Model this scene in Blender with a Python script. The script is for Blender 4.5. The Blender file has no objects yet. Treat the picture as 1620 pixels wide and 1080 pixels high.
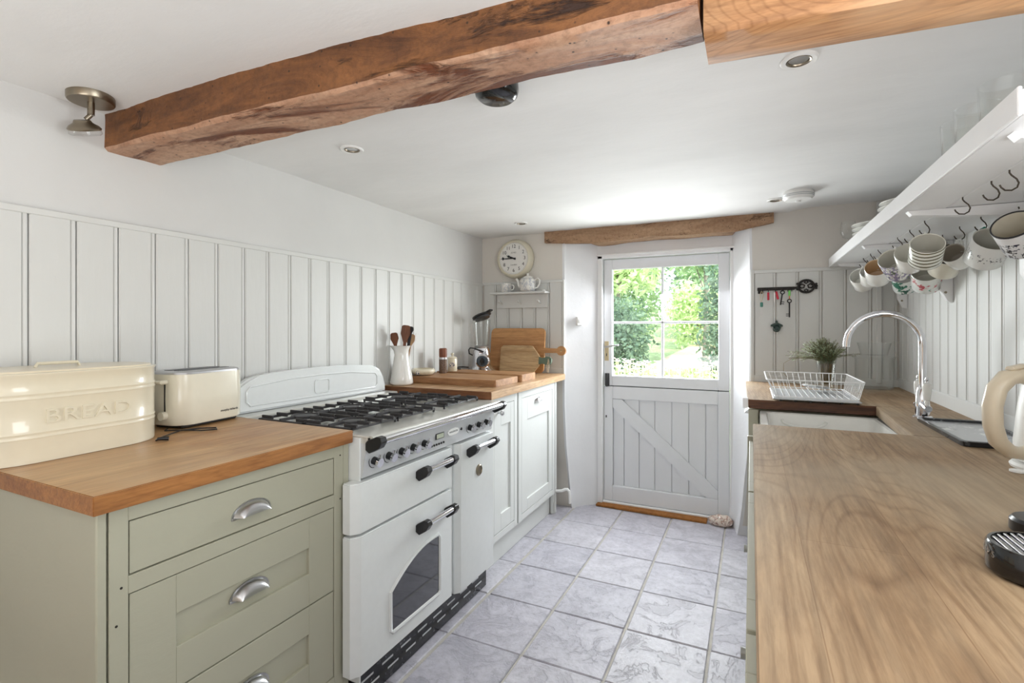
import bpy, bmesh, math, random
from math import sin, cos, pi, radians, sqrt, atan2
from mathutils import Vector, Matrix, noise
random.seed(7)
S = bpy.context.scene
COL = S.collection

# ------------------------------------------------------------------ camera
cam = bpy.data.cameras.new('camera'); co = bpy.data.objects.new('camera', cam); COL.objects.link(co)
cam.sensor_width = 36.0; cam.lens = 790.0 / 1620 * 36.0
cam.shift_x = 0.0; cam.shift_y = -19.0 / 1620
cam.clip_start = 0.03; cam.clip_end = 200
co.location = (0, 0, 1.26); co.rotation_euler = (radians(90), 0, radians(25.6))
S.camera = co
# ------------------------------------------------------------------ exposure, world, sun, daylight at side window and door, rear ceiling fill
S.view_settings.view_transform = 'Standard'; S.view_settings.look = 'None'
S.view_settings.gamma = 1.0; S.view_settings.use_curve_mapping = False
S.view_settings.exposure = 0.27
w = bpy.data.worlds.new('sky'); S.world = w; w.use_nodes = True
bg = w.node_tree.nodes['Background']; bg.inputs[0].default_value = (0.86, 0.93, 1.0, 1); bg.inputs[1].default_value = 3.0
sl = bpy.data.lights.new('sun', 'SUN'); sl.energy = 5.0; sl.angle = radians(2); sl.color = (1, .96, .88)
so = bpy.data.objects.new('sun', sl); COL.objects.link(so); so.rotation_euler = (radians(38), radians(24), 0)

def area(name, loc, rot, sx, sy, e, c=(1, 1, 1)):
    l = bpy.data.lights.new(name, 'AREA'); l.shape = 'RECTANGLE'; l.size = sx; l.size_y = sy; l.energy = e; l.color = c
    o = bpy.data.objects.new(name, l); COL.objects.link(o); o.location = loc; o.rotation_euler = rot
    return o
# upward lamp added behind the camera to brighten the ceiling; daylight of the window over the near worktop, and of the sky at the door
area('rear_ceiling_fill', (-0.25, -1.35, 0.75), (radians(174), 0, 0), 2.0, 1.2, 42, (.97, .99, 1))
area('side_window_daylight', (0.73, 0.52, 1.36), (radians(112), 0, radians(90)), 0.95, 0.78, 12, (.98, .99, 1))
area('door_daylight', (-0.55, 3.66, 1.31), (radians(62), 0, radians(180)), 0.70, 0.74, 33, (.95, .965, 1.0))
S.cycles.transparent_max_bounces = 32

# ------------------------------------------------------------------ materials
MATS = {}
def lin(c):
    return tuple((v / 255 / 12.92) if v / 255 <= .04045 else ((v / 255 + .055) / 1.055) ** 2.4 for v in c) + (1,)
class NT:
    def __init__(s, name):
        s.m = bpy.data.materials.new(name); s.m.use_nodes = True; s.t = s.m.node_tree; s.n = s.t.nodes
        s.b = s.n['Principled BSDF']; s.out = s.n['Material Output']
    def add(s, typ, **k):
        n = s.n.new(typ)
        for a, v in k.items():
            if a.startswith('i_'):
                n.inputs[a[2:].replace('_', ' ')].default_value = v
            else: setattr(n, a, v)
        return n
    def l(s, a, b): s.t.links.new(a, b)
    def coord(s, scale=(1, 1, 1), which='Object', rot=(0, 0, 0)):
        tc = s.add('ShaderNodeTexCoord'); mp = s.add('ShaderNodeMapping')
        mp.inputs['Scale'].default_value = scale; mp.inputs['Rotation'].default_value = rot
        s.l(tc.outputs[which], mp.inputs[0]); return mp.outputs[0]
    def noise(s, vec, scale=5, detail=4, rough=.5, dist=0):
        n = s.add('ShaderNodeTexNoise'); n.inputs['Scale'].default_value = scale; n.inputs['Detail'].default_value = detail
        n.inputs['Roughness'].default_value = rough; n.inputs['Distortion'].default_value = dist
        s.l(vec, n.inputs['Vector']); return n.outputs['Fac']
    def ramp(s, fac, stops):
        r = s.add('ShaderNodeValToRGB'); e = r.color_ramp.elements
        while len(e) < len(stops): e.new(.5)
        for k, (p, c) in enumerate(stops):
            e[k].position = p; e[k].color = c if len(c) == 4 else tuple(c) + (1,)
        s.l(fac, r.inputs[0]); return r.outputs[0]
    def mix(s, fac, a, b, mode='MIX'):
        m = s.add('ShaderNodeMix', data_type='RGBA', blend_type=mode)
        for sock, v in ((m.inputs[0], fac), (m.inputs[6], a), (m.inputs[7], b)):
            if hasattr(v, 'is_output'): s.l(v, sock)
            else: sock.default_value = v
        return m.outputs[2]
    def bump(s, h, strength=.3, dist=.01):
        b = s.add('ShaderNodeBump'); b.inputs['Strength'].default_value = strength; b.inputs['Distance'].default_value = dist
        s.l(h, b.inputs['Height']); s.l(b.outputs[0], s.b.inputs['Normal'])
    def set(s, **k):
        for a, v in k.items():
            i = s.b.inputs[a.replace('_', ' ')]
            if hasattr(v, 'is_output'): s.l(v, i)
            else: i.default_value = v
        return s.m

def paint(name, rgb, rough=.5, bumpy=.15, var=.05, sc=6, stretch=(1, 1, 1)):
    t = NT(name); v = t.coord(stretch); n = t.noise(v, sc, 5, .6)
    c = lin(rgb); d = tuple(x * (1 - var) for x in c[:3]) + (1,)
    col = t.ramp(n, [(.35, d), (.65, c)])
    n2 = t.noise(v, sc * 12, 4, .6)
    t.bump(n2, bumpy, .002)
    return t.set(Base_Color=col, Roughness=rough)
def plain(name, rgb, rough=.4, metal=0, coat=0):
    t = NT(name); v = t.coord(); n = t.noise(v, 40, 3)
    c = lin(rgb); d = tuple(x * .975 for x in c[:3]) + (1,)
    m = t.set(Base_Color=t.ramp(n, [(.3, d), (.7, c)]), Roughness=rough, Metallic=metal)
    t.b.inputs['Coat Weight'].default_value = coat
    return m
def glassmat(name, tint=(1, 1, 1, 1), refl=.12):
    # thin clear glass: mostly transmits, mirrors at grazing angles
    t = NT(name); t.n.remove(t.b)
    tr = t.add('ShaderNodeBsdfTransparent'); tr.inputs[0].default_value = tint
    gl = t.add('ShaderNodeBsdfGlossy'); gl.inputs['Roughness'].default_value = .03
    lw = t.add('ShaderNodeLayerWeight'); lw.inputs[0].default_value = .5
    pw = t.add('ShaderNodeMath', operation='POWER'); pw.inputs[1].default_value = 3.5; t.l(lw.outputs['Facing'], pw.inputs[0])
    ma = t.add('ShaderNodeMath', operation='MULTIPLY_ADD'); ma.inputs[1].default_value = refl * 3; ma.inputs[2].default_value = .035; t.l(pw.outputs[0], ma.inputs[0])
    mx = t.add('ShaderNodeMixShader'); t.l(ma.outputs[0], mx.inputs[0]); t.l(tr.outputs[0], mx.inputs[1]); t.l(gl.outputs[0], mx.inputs[2])
    t.l(mx.outputs[0], t.out.inputs[0]); return t.m
def wood(name, light, dark, axis='y', scale=1.0, rough=.45, staves=None, grain=.5, wear=None, knots=False):
    t = NT(name)
    st = {'x': (.12, 1, 1), 'y': (1, .12, 1), 'z': (1, 1, .12)}[axis]
    v = t.coord(tuple(a * scale for a in st))
    n = t.noise(v, 9, 6, .6, .8); f = t.noise(v, 70, 4, .7, .2)
    big = t.noise(t.coord((scale,) * 3), 2.2, 3)
    L, D = lin(light), lin(dark)
    c = t.ramp(n, [(.28, D), (.5, tuple((a + b) / 2 for a, b in zip(L, D))), (.7, L)])
    wv = t.add('ShaderNodeTexWave', wave_type='BANDS', bands_direction={'x': 'Y', 'y': 'X', 'z': 'X'}[axis])
    wv.inputs['Scale'].default_value = 7 * scale; wv.inputs['Distortion'].default_value = 5; wv.inputs['Detail'].default_value = 2; wv.inputs['Detail Scale'].default_value = .9
    t.l(t.coord(tuple(a * (3 if a < 1 else 1) for a in st)), wv.inputs['Vector'])
    c = t.mix(grain * .2, c, t.ramp(wv.outputs['Fac'], [(.0, tuple(x * .6 for x in D[:3]) + (1,)), (.22, L)]), 'MULTIPLY')
    st2 = tuple(.025 if a < 1 else 1 for a in st); fl_ = t.noise(t.coord(tuple(a * scale for a in st2)), 150, 3, .6, .3)
    c = t.mix(.45, c, t.ramp(fl_, [(.36, (.62, .55, .47, 1)), (.52, (1, 1, 1, 1))]), 'MULTIPLY')
    rg = t.noise(t.coord(tuple((.16 if a < 1 else 1) * scale for a in st)), 2.6, 1.5, .45, .6)
    mm = t.add('ShaderNodeMath', operation='MULTIPLY'); mm.inputs[1].default_value = 56; t.l(rg, mm.inputs[0])
    pp = t.add('ShaderNodeMath', operation='PINGPONG'); pp.inputs[1].default_value = .5; t.l(mm.outputs[0], pp.inputs[0])
    c = t.mix(grain * .75, c, t.ramp(pp.outputs[0], [(.0, (.68, .61, .54, 1)), (.18, (1, 1, 1, 1))]), 'MULTIPLY')
    c = t.mix(.35, c, t.ramp(f, [(.35, tuple(x * .55 for x in D[:3]) + (1,)), (.6, (1, 1, 1, 1))]), 'MULTIPLY')
    if staves:
        br = t.add('ShaderNodeTexBrick'); br.offset = .37; br.squash = 1
        br.inputs['Scale'].default_value = 1; br.inputs['Brick Width'].default_value = staves[0]; br.inputs['Row Height'].default_value = staves[1]
        br.inputs['Mortar Size'].default_value = .0008; br.inputs['Mortar Smooth'].default_value = .3
        br.inputs['Color1'].default_value = (1, 1, 1, 1); br.inputs['Color2'].default_value = (.80, .77, .74, 1); br.inputs['Mortar'].default_value = (.6, .5, .42, 1)
        t.l(t.coord((1, 1, 1), rot=(0, 0, radians(90)) if axis == 'y' else (0, 0, 0)), br.inputs['Vector'])
        c = t.mix(.75, c, br.outputs['Color'], 'MULTIPLY')
    if wear:
        c = t.mix(t.ramp(big, [(.42, (0, 0, 0, 1)), (.62, (1, 1, 1, 1))]), c, t.mix(.5, c, lin(wear)))
    if knots:
        vo = t.add('ShaderNodeTexVoronoi'); vo.inputs['Scale'].default_value = 3.2 * scale
        t.l(t.coord(tuple(a * (4 if a < 1 else 1) for a in st)), vo.inputs['Vector'])
        c = t.mix(t.ramp(vo.outputs['Distance'], [(.045, (1, 1, 1, 1)), (.10, (0, 0, 0, 1))]), c, tuple(x * .25 for x in D[:3]) + (1,))
    t.bump(f, .25, .002)
    return t.set(Base_Color=c, Roughness=rough)
def rough_beam(name, light, dark, gouge, amt):
    t = NT(name); v = t.coord((.22, 1, 1)); n = t.noise(v, 11, 9, .72, 1.2); g = t.noise(t.coord((.3, 1, 1)), 5, 6, .65, 1.8); f = t.noise(t.coord((1, 1, 1)), 60, 5, .7)
    c = t.ramp(n, [(.3, lin(dark)), (.68, lin(light))])
    c = t.mix(t.ramp(g, [(amt - .07, (1, 1, 1, 1)), (amt, (0, 0, 0, 1))]), c, lin(gouge))
    c = t.mix(.5, c, t.ramp(f, [(.3, (.35, .3, .25, 1)), (.55, (1, 1, 1, 1))]), 'MULTIPLY')
    vo = t.add('ShaderNodeTexVoronoi'); vo.inputs['Scale'].default_value = 30; t.l(t.coord(), vo.inputs['Vector'])
    c = t.mix(t.ramp(vo.outputs['Distance'], [(.05, (1, 1, 1, 1)), (.12, (0, 0, 0, 1))]), c, lin((50, 28, 15)))
    b = t.mix(.5, t.ramp(n, [(0, (0, 0, 0, 1)), (1, (1, 1, 1, 1))]), t.ramp(g, [(amt - .08, (0, 0, 0, 1)), (amt, (1, 1, 1, 1))]))
    t.bump(b, 1.0, .016)
    return t.set(Base_Color=c, Roughness=.6)
M = MATS
M['plaster'] = paint('plaster', (215, 214, 212), .85, .35, .05, 2.2)
M['plaster_back'] = paint('plaster_warm', (224, 219, 212), .85, .35, .05, 2.2)
M['ceiling'] = paint('ceiling_plaster', (240, 240, 239), .8, .5, .08, 1.6, (.7, 1.6, 1))
M['reveal'] = paint('reveal_plaster', (236, 237, 240), .8, .5, .04, 3)
M['rear_wall'] = paint('rear_wall_paint', (158, 138, 116), .9)
M['bead'] = paint('beadboard_paint', (214, 214, 211), .45, .25, .04, 4, (1, 1, .2))
M['groove'] = plain('groove_shade', (170, 168, 160), .8)
M['trim'] = paint('trim_gloss', (238, 238, 239), .35, .1, .03)
M['door'] = paint('door_paint', (234, 236, 240), .4, .3, .05, 3, (1, 1, .3))
M['sage'] = paint('sage_paint', (174, 172, 153), .45, .25, .04, 5, (1, .3, 1))
M['sage_pale'] = paint('cabinet_tone_pale', (222, 224, 222), .4, .2, .03, 5)  # paler copy of the cabinet colour, for the far left unit
M['dark_gap'] = plain('dark_gap', (40, 38, 34), .9)
M['grout'] = paint('grout', (196, 192, 184), .9, .8, .2, 14)
M['oak'] = wood('oak_worktop', (216, 176, 124), (178, 126, 76), 'y', 1, .42, (.9, .045), .4, (196, 166, 128))
M['oak_edge'] = wood('oak_edge', (182, 126, 70), (134, 82, 40), 'y', 1, .45, None, .5)
M['oak_far'] = wood('oak_far_worktop', (222, 188, 148), (190, 146, 100), 'y', 1, .4, (.8, .05), .3)
M['oak_far_end'] = wood('oak_far_end', (160, 108, 66), (118, 72, 42), 'x', 1, .6)
M['oak_worn'] = wood('worn_oak_worktop', (190, 165, 132), (158, 130, 98), 'y', .8, .6, (1.1, .14), .9, (170, 156, 134))
M['wet_edge'] = wood('water_stained_edge', (130, 82, 50), (48, 28, 20), 'x', 2.5, .6)
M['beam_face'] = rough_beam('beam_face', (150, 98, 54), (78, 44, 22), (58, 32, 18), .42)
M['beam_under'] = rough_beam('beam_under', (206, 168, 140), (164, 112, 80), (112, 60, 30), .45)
M['lintel'] = rough_beam('lintel_wood', (190, 156, 124), (142, 104, 74), (96, 64, 44), .40)
M['pine'] = wood('pine_beam', (212, 168, 122), (172, 122, 78), 'x', 1.0, .6, None, .9, (214, 180, 144), True)
M['coir'] = paint('coir', (170, 112, 56), .95, 1.0, .35, 40)
M['board_dark'] = wood('butcher_block', (212, 168, 120), (162, 114, 72), 'x', 1.2, .5, (.5, .05), .4)
M['board_honey'] = wood('honey_board', (214, 168, 116), (186, 130, 76), 'x', .8, .45, None, .3)
M['board_pale'] = wood('pale_board', (222, 198, 158), (186, 152, 108), 'x', 1, .55, None, .7)
M['spoon'] = wood('spoon_wood', (150, 92, 56), (98, 54, 32), 'z', 2, .5)
M['spoon_pale'] = wood('spoon_wood_pale', (208, 172, 122), (160, 118, 76), 'z', 2, .5)
M['mill'] = wood('mill_wood', (158, 92, 58), (110, 58, 36), 'z', 2, .35)
M['enamel'] = plain('range_enamel', (226, 229, 229), .18, 0, .4)
M['steel'] = plain('fascia_steel', (206, 208, 210), .38, .25)
M['hob'] = plain('hob_steel', (214, 214, 208), .28, .45)
M['chrome'] = plain('chrome', (226, 226, 230), .08, 1)
M['satin'] = plain('satin_nickel', (198, 198, 200), .28, 1)
M['nickel'] = plain('brushed_nickel', (150, 140, 124), .32, 1)
M['iron'] = plain('cast_iron', (52, 51, 53), .5, .0)
M['black'] = plain('black_plastic', (26, 26, 28), .3)
M['black_gloss'] = plain('black_gloss', (16, 16, 18), .12, 0, .5)
M['black_iron'] = plain('black_iron', (38, 35, 33), .55, .3)
M['hookm'] = plain('hook_bronze', (70, 62, 52), .4, .6)
M['oven_glass'] = plain('oven_glass', (44, 46, 54), .06, 0, 1)
M['cream'] = plain('cream_enamel', (224, 215, 192), .32, 0, .6)
M['cream_lid'] = plain('cream_lid', (226, 214, 188), .3, 0, .3)
M['toaster'] = plain('toaster_cream', (228, 222, 204), .25, 0, .4)
M['ceramic'] = plain('white_ceramic', (240, 239, 234), .12, 0, .5)
M['stoneware'] = plain('grey_white_stoneware', (226, 224, 214), .25, 0, .3)
M['plastic'] = plain('white_plastic', (240, 240, 238), .4)
M['wire'] = plain('white_wire', (240, 240, 240), .35)
M['kettle'] = plain('kettle_cream', (222, 208, 184), .28, 0, .3)
M['clock_case'] = plain('clock_case', (218, 211, 190), .3)
M['clock_face'] = plain('clock_face', (232, 230, 226), .5)
M['ink'] = plain('ink', (28, 28, 30), .6)
M['ink_grey'] = plain('ink_grey', (120, 116, 110), .6)
M['glass'] = glassmat('pane_glass', (.97, .99, .98, 1), .08)
M['glass_ware'] = glassmat('clear_glass', (.985, .99, .988, 1), .22)
M['red'] = plain('red_tag', (196, 40, 62), .5); M['green_tag'] = plain('green_tag', (110, 196, 90), .5)
M['teal'] = plain('teal_tag', (70, 130, 116), .5); M['orange'] = plain('orange_cord', (206, 128, 84), .7)
M['dark_green'] = plain('dark_green_iron', (56, 74, 68), .45, .2)
M['green_leather'] = plain('grey_green_paint', (96, 112, 96), .6)
M['rope'] = plain('rope', (206, 188, 160), .9)
M['brass'] = plain('aged_brass', (196, 182, 150), .35, .7)
M['dial_grey'] = plain('dial_grey', (70, 84, 96), .3, .3); M['lcd'] = plain('lcd', (190, 196, 176), .3)
M['vent'] = plain('plinth_slot', (196, 198, 200), .4, .3)
def speckle(name, base, a, b, sc, thr, thr2=None, zlim=None):
    t = NT(name); vo = t.add('ShaderNodeTexVoronoi'); vo.inputs['Scale'].default_value = sc; t.l(t.coord(), vo.inputs['Vector'])
    n = t.noise(t.coord(), sc * .8, 4, .7)
    c = t.mix(t.ramp(n, [(thr, (0, 0, 0, 1)), (thr + .03, (1, 1, 1, 1))]), lin(base), t.mix(t.ramp(vo.outputs['Distance'], [(.3, (0, 0, 0, 1)), (.34, (1, 1, 1, 1))]), lin(a), lin(b)))
    if zlim:
        tc = t.add('ShaderNodeTexCoord'); sx = t.add('ShaderNodeSeparateXYZ'); t.l(tc.outputs['Object'], sx.inputs[0])
        m = t.add('ShaderNodeMath', operation='COMPARE'); m.inputs[1].default_value = zlim[0]; m.inputs[2].default_value = zlim[1]; t.l(sx.outputs[2], m.inputs[0])
        c = t.mix(m.outputs[0], lin(base), c)
    return t.set(Base_Color=c, Roughness=.2)
M['pepper'] = speckle('peppercorns', (96, 74, 60), (60, 46, 40), (120, 96, 80), 220, .48)
M['marble'] = speckle('marble_stone', (226, 212, 200), (96, 80, 76), (190, 160, 146), 60, .50)
M['plinth'] = speckle('worn_black_plinth', (30, 30, 34), (110, 110, 116), (60, 60, 66), 60, .58)
M['slate_tray'] = speckle('slate_tray', (40, 42, 46), (120, 124, 128), (70, 74, 78), 50, .56)
M['slate_tray_in'] = speckle('slate_tray_inside', (168, 170, 172), (120, 124, 128), (200, 202, 202), 18, .55)
M['floral'] = speckle('floral_print', (238, 236, 230), (92, 112, 70), (150, 140, 170), 90, .47)
M['leafprint'] = speckle('bird_print', (236, 238, 234), (60, 140, 120), (200, 100, 110), 32, .56)
M['blackprint'] = speckle('black_floral_print', (236, 236, 238), (40, 40, 60), (60, 60, 70), 130, .52, None, (-.012, .03))
M['letterprint'] = speckle('letter_print', (238, 238, 236), (50, 50, 52), (70, 70, 70), 150, .56, None, (.0, .014))
M['darkleaf'] = speckle('dark_green_leaf_print', (232, 236, 232), (36, 92, 78), (60, 120, 100), 28, .5)
M['blueflower'] = speckle('flower_medallion', (232, 222, 204), (90, 60, 90), (60, 80, 120), 150, .5)
M['greystripe'] = speckle('grey_drip_glaze', (222, 220, 214), (168, 170, 176), (190, 192, 196), 70, .5)
def bands(name, base, ink):
    t = NT(name); wv = t.add('ShaderNodeTexWave', wave_type='BANDS', bands_direction='Z'); wv.inputs['Scale'].default_value = 21; wv.inputs['Distortion'].default_value = 1.2
    wv.inputs['Detail'].default_value = 0; t.l(t.coord(), wv.inputs['Vector'])
    return t.set(Base_Color=t.ramp(wv.outputs['Fac'], [(.72, lin(base)), (.8, lin(ink))]), Roughness=.2)
M['stripes'] = bands('leaf_row_print', (238, 238, 228), (92, 84, 50))
# slate floor tiles
def slate():
    t = NT('riven_slate'); oi = t.add('ShaderNodeObjectInfo')
    tc = t.add('ShaderNodeTexCoord'); va = t.add('ShaderNodeVectorMath', operation='ADD'); t.l(tc.outputs['Object'], va.inputs[0])
    vm = t.add('ShaderNodeVectorMath', operation='SCALE'); vm.inputs['Scale'].default_value = 37; t.l(oi.outputs['Location'], vm.inputs[0]); t.l(vm.outputs[0], va.inputs[1])
    v = va.outputs[0]
    a = t.noise(v, 5, 9, .62, 1.6); b = t.noise(v, 42, 6, .65, .4); g = t.noise(v, 2.2, 3)
    c = t.ramp(a, [(.28, lin((146, 144, 154))), (.46, lin((184, 182, 192))), (.72, lin((212, 210, 219)))])
    c = t.mix(.35, c, t.ramp(oi.outputs['Random'], [(0, lin((172, 171, 182))), (.5, lin((192, 189, 200))), (1, lin((204, 202, 206)))]))
    c = t.mix(.55, c, t.ramp(b, [(.3, (.6, .6, .6, 1)), (.56, (1, 1, 1, 1))]), 'MULTIPLY')
    wv = t.add('ShaderNodeTexWave', wave_type='BANDS', bands_direction='DIAGONAL'); wv.inputs['Scale'].default_value = 1.1; wv.inputs['Distortion'].default_value = 22; wv.inputs['Detail'].default_value = 6; wv.inputs['Detail Scale'].default_value = 2.2; wv.inputs['Detail Roughness'].default_value = .65
    t.l(v, wv.inputs['Vector'])
    crack = t.ramp(wv.outputs['Fac'], [(.0, (0, 0, 0, 1)), (.012, (1, 1, 1, 1))])
    c = t.mix(.12, c, crack, 'MULTIPLY')
    h = t.mix(.22, t.ramp(a, [(0, (0, 0, 0, 1)), (1, (1, 1, 1, 1))]), t.ramp(a, [(.44, (0, 0, 0, 1)), (.47, (1, 1, 1, 1))]))
    h = t.mix(.30, h, t.ramp(b, [(0, (0, 0, 0, 1)), (1, (1, 1, 1, 1))]))
    t.bump(h, .8, .008)
    return t.set(Base_Color=c, Roughness=t.ramp(b, [(.3, (.34, .34, .34, 1)), (.7, (.55, .55, .55, 1))]))
M['slate'] = slate()
def leafmat(name, a, b, trans=.35):
    t = NT(name); n = t.noise(t.coord(), 9, 3); c = t.ramp(n, [(.35, lin(a)), (.65, lin(b))])
    tl = t.add('ShaderNodeBsdfTranslucent'); t.l(c, tl.inputs[0]); mx = t.add('ShaderNodeMixShader'); mx.inputs[0].default_value = trans
    t.set(Base_Color=c, Roughness=.6); t.l(t.b.outputs[0], mx.inputs[1]); t.l(tl.outputs[0], mx.inputs[2]); t.l(mx.outputs[0], t.out.inputs[0]); return t.m
M['leaf_a'] = leafmat('leaf_mid', (132, 164, 118), (190, 212, 166)); M['leaf_b'] = leafmat('leaf_dark', (92, 120, 104), (140, 164, 136))
M['leaf_c'] = leafmat('leaf_pale', (188, 212, 150), (228, 240, 196)); M['leaf_d'] = leafmat('rosemary_leaf', (128, 144, 108), (182, 192, 160), .2)
M['stem'] = plain('stem_brown', (112, 96, 66), .8); M['bark'] = plain('bark', (120, 116, 104), .9)
M['petal'] = leafmat('white_petal', (248, 240, 236), (250, 226, 226), .3)
M['lawn'] = paint('lawn', (160, 180, 132), .9, .8, .4, 6); M['gravel'] = paint('gravel_path', (196, 176, 160), .95, .8, .15, 20)

# ------------------------------------------------------------------ building helpers
WM = {}
class MB:
    def __init__(s): s.b = bmesh.new(); s.mi = 0
    def _tag(s, faces):
        for f in faces: f.material_index = s.mi
    def box(s, x0, x1, y0, y1, z0, z1, bev=0, seg=1, mat=None):
        r = bmesh.ops.create_cube(s.b, size=1)
        vs = r['verts']
        for v in vs:
            v.co = Vector((x0 + (v.co.x + .5) * (x1 - x0), y0 + (v.co.y + .5) * (y1 - y0), z0 + (v.co.z + .5) * (z1 - z0)))
        if bev:
            es = list({e for v in vs for e in v.link_edges})
            r = bmesh.ops.bevel(s.b, geom=es, offset=bev, segments=seg, affect='EDGES', profile=.5)
            vs = list({v for f in r['faces'] for v in f.verts} | {v for v in vs if v.is_valid})
        s._tag({f for v in vs for f in v.link_faces})
        if mat is not None: bmesh.ops.transform(s.b, matrix=mat, verts=vs)
        return s
    def lathe(s, prof, c=(0, 0, 0), n=24, mat=None, sx=1, sy=1, a0=0, a1=2 * pi):
        full = abs(a1 - a0 - 2 * pi) < 1e-6; rings = []
        for r, z in prof:
            if r < 1e-6: rings.append([s.b.verts.new((c[0], c[1], c[2] + z))]); continue
            rings.append([s.b.verts.new((c[0] + r * cos(a0 + (a1 - a0) * k / n) * sx, c[1] + r * sin(a0 + (a1 - a0) * k / n) * sy, c[2] + z)) for k in range(n if full else n + 1)])
        fs = []
        for A, B in zip(rings, rings[1:]):
            m = max(len(A), len(B))
            for k in range(m if full else m - 1):
                k2 = (k + 1) % m
                a = [A[0]] if len(A) == 1 else [A[k], A[k2]]
                b = [B[0]] if len(B) == 1 else [B[k2], B[k]]
                if len(a) + len(b) >= 3: fs.append(s.b.faces.new(a + b))
        s._tag(fs)
        if mat is not None: bmesh.ops.transform(s.b, matrix=mat, verts=[v for R in rings for v in R])
        return s
    def cyl(s, p0, p1, r0, r1=None, n=16):
        p0, p1 = Vector(p0), Vector(p1); d = p1 - p0; q = Vector((0, 0, 1)).rotation_difference(d).to_matrix().to_4x4()
        r1 = r0 if r1 is None else r1
        return s.lathe([(0, 0), (r0, 0), (r1, d.length), (0, d.length)], n=n, mat=Matrix.Translation(p0) @ q)
    def tube(s, path, r, n=8, closed=False):
        P = [Vector(p) for p in path]; N = len(P); rings = []; up = None
        for i, p in enumerate(P):
            if closed: t = P[(i + 1) % N] - P[i - 1]
            else: t = P[min(i + 1, N - 1)] - P[max(i - 1, 0)]
            t.normalize()
            if up is None: up = t.orthogonal().normalized()
            else:
                up = up - t * up.dot(t)
                up = up.normalized() if up.length > 1e-6 else t.orthogonal().normalized()
            b = t.cross(up); rr = r[i] if isinstance(r, (list, tuple)) else r
            rings.append([s.b.verts.new(p + (up * cos(2 * pi * k / n) + b * sin(2 * pi * k / n)) * rr) for k in range(n)])
        fs = []
        for i in range(N if closed else N - 1):
            A, B = rings[i], rings[(i + 1) % N]
            for k in range(n): fs.append(s.b.faces.new((A[k], A[(k + 1) % n], B[(k + 1) % n], B[k])))
        if not closed: fs.append(s.b.faces.new(rings[0][::-1])); fs.append(s.b.faces.new(rings[-1]))
        s._tag(fs); return s
    def prism(s, poly, axis, a, b, mat=None):
        def pt(u, v, w): return {'x': (w, u, v), 'y': (u, w, v), 'z': (u, v, w)}[axis]
        A = [s.b.verts.new(pt(u, v, a)) for u, v in poly]; B = [s.b.verts.new(pt(u, v, b)) for u, v in poly]
        fs = [s.b.faces.new(A), s.b.faces.new(B[::-1])]
        n = len(poly)
        for k in range(n): fs.append(s.b.faces.new((A[k], B[k], B[(k + 1) % n], A[(k + 1) % n])))
        s._tag(fs)
        if mat is not None: bmesh.ops.transform(s.b, matrix=mat, verts=A + B)
        return s
    def quad(s, *p):
        f = s.b.faces.new([s.b.verts.new(q) for q in p]); s._tag([f]); return s

def tag(o, label=None, cat=None, group=None, kind=None):
    for k, v in (('label', label), ('category', cat), ('group', group), ('kind', kind)):
        if v: o[k] = v
    return o
def finish(name, mb, mats, parent, world, smooth):
    bm = mb.b if isinstance(mb, MB) else mb
    bmesh.ops.recalc_face_normals(bm, faces=bm.faces)
    if parent is not None and world: bm.transform(WM[parent.name].inverted())
    me = bpy.data.meshes.new(name); bm.to_mesh(me); bm.free()
    for m in (mats if isinstance(mats, (list, tuple)) else [mats]): me.materials.append(M[m])
    me.polygons.foreach_set('use_smooth', [True] * len(me.polygons))
    me.set_sharp_from_angle(angle=radians(smooth))
    o = bpy.data.objects.new(name, me); COL.objects.link(o)
    if parent is not None: o.parent = parent; WM[o.name] = WM[parent.name].copy()
    else: WM[o.name] = Matrix.Identity(4)
    return o
def part(name, mb, mats, parent, label=None, world=True, smooth=35, kind=None):
    return tag(finish(name, mb, mats, parent, world, smooth), label, None, None, kind)
def local(name, mb, mats, parent, label=None, smooth=35, kind=None):
    return part(name, mb, mats, parent, label, False, smooth, kind)
def struct(name, mb, mats, smooth=35):
    return tag(finish(name, mb, mats, None, True, smooth), kind='structure')
def thing(name, label, cat, loc=(0, 0, 0), rot=(0, 0, 0), group=None):
    o = bpy.data.objects.new(name, None); COL.objects.link(o); o.location = loc; o.rotation_euler = rot; o.empty_display_size = .05
    from mathutils import Euler
    WM[o.name] = Matrix.Translation(Vector(loc)) @ Euler(rot).to_matrix().to_4x4()
    return tag(o, label, cat, group)
def solo(name, mb, mats, label, cat, loc=(0, 0, 0), rot=(0, 0, 0), group=None, smooth=35, kind=None):
    o = finish(name, mb, mats, None, True, smooth); o.location = loc; o.rotation_euler = rot
    return tag(o, label, cat, group, kind)
def twin(src, name, parent, loc):
    o = src.copy(); o.name = name; COL.objects.link(o); o.parent = parent; o.location = loc; return o
def text_bm(txt, size, depth=.0006, font_shear=0):
    cu = bpy.data.curves.new('lettering', 'FONT'); cu.body = txt; cu.size = size; cu.extrude = depth; cu.align_x = 'CENTER'; cu.align_y = 'CENTER'; cu.shear = font_shear; cu.resolution_u = 3
    o = bpy.data.objects.new('lettering', cu); COL.objects.link(o)
    dg = bpy.context.evaluated_depsgraph_get(); dg.update(); me = bpy.data.meshes.new_from_object(o.evaluated_get(dg))
    bm = bmesh.new(); bm.from_mesh(me); bpy.data.objects.remove(o); bpy.data.meshes.remove(me); bpy.data.curves.remove(cu)
    return bm
FACE_X = Matrix(((0, 0, 1, 0), (1, 0, 0, 0), (0, 1, 0, 0), (0, 0, 0, 1)))      # text plane -> faces +x, reads along +y
FACE_NY = Matrix(((1, 0, 0, 0), (0, 0, -1, 0), (0, 1, 0, 0), (0, 0, 0, 1)))    # text plane -> faces -y, reads along +x
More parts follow.
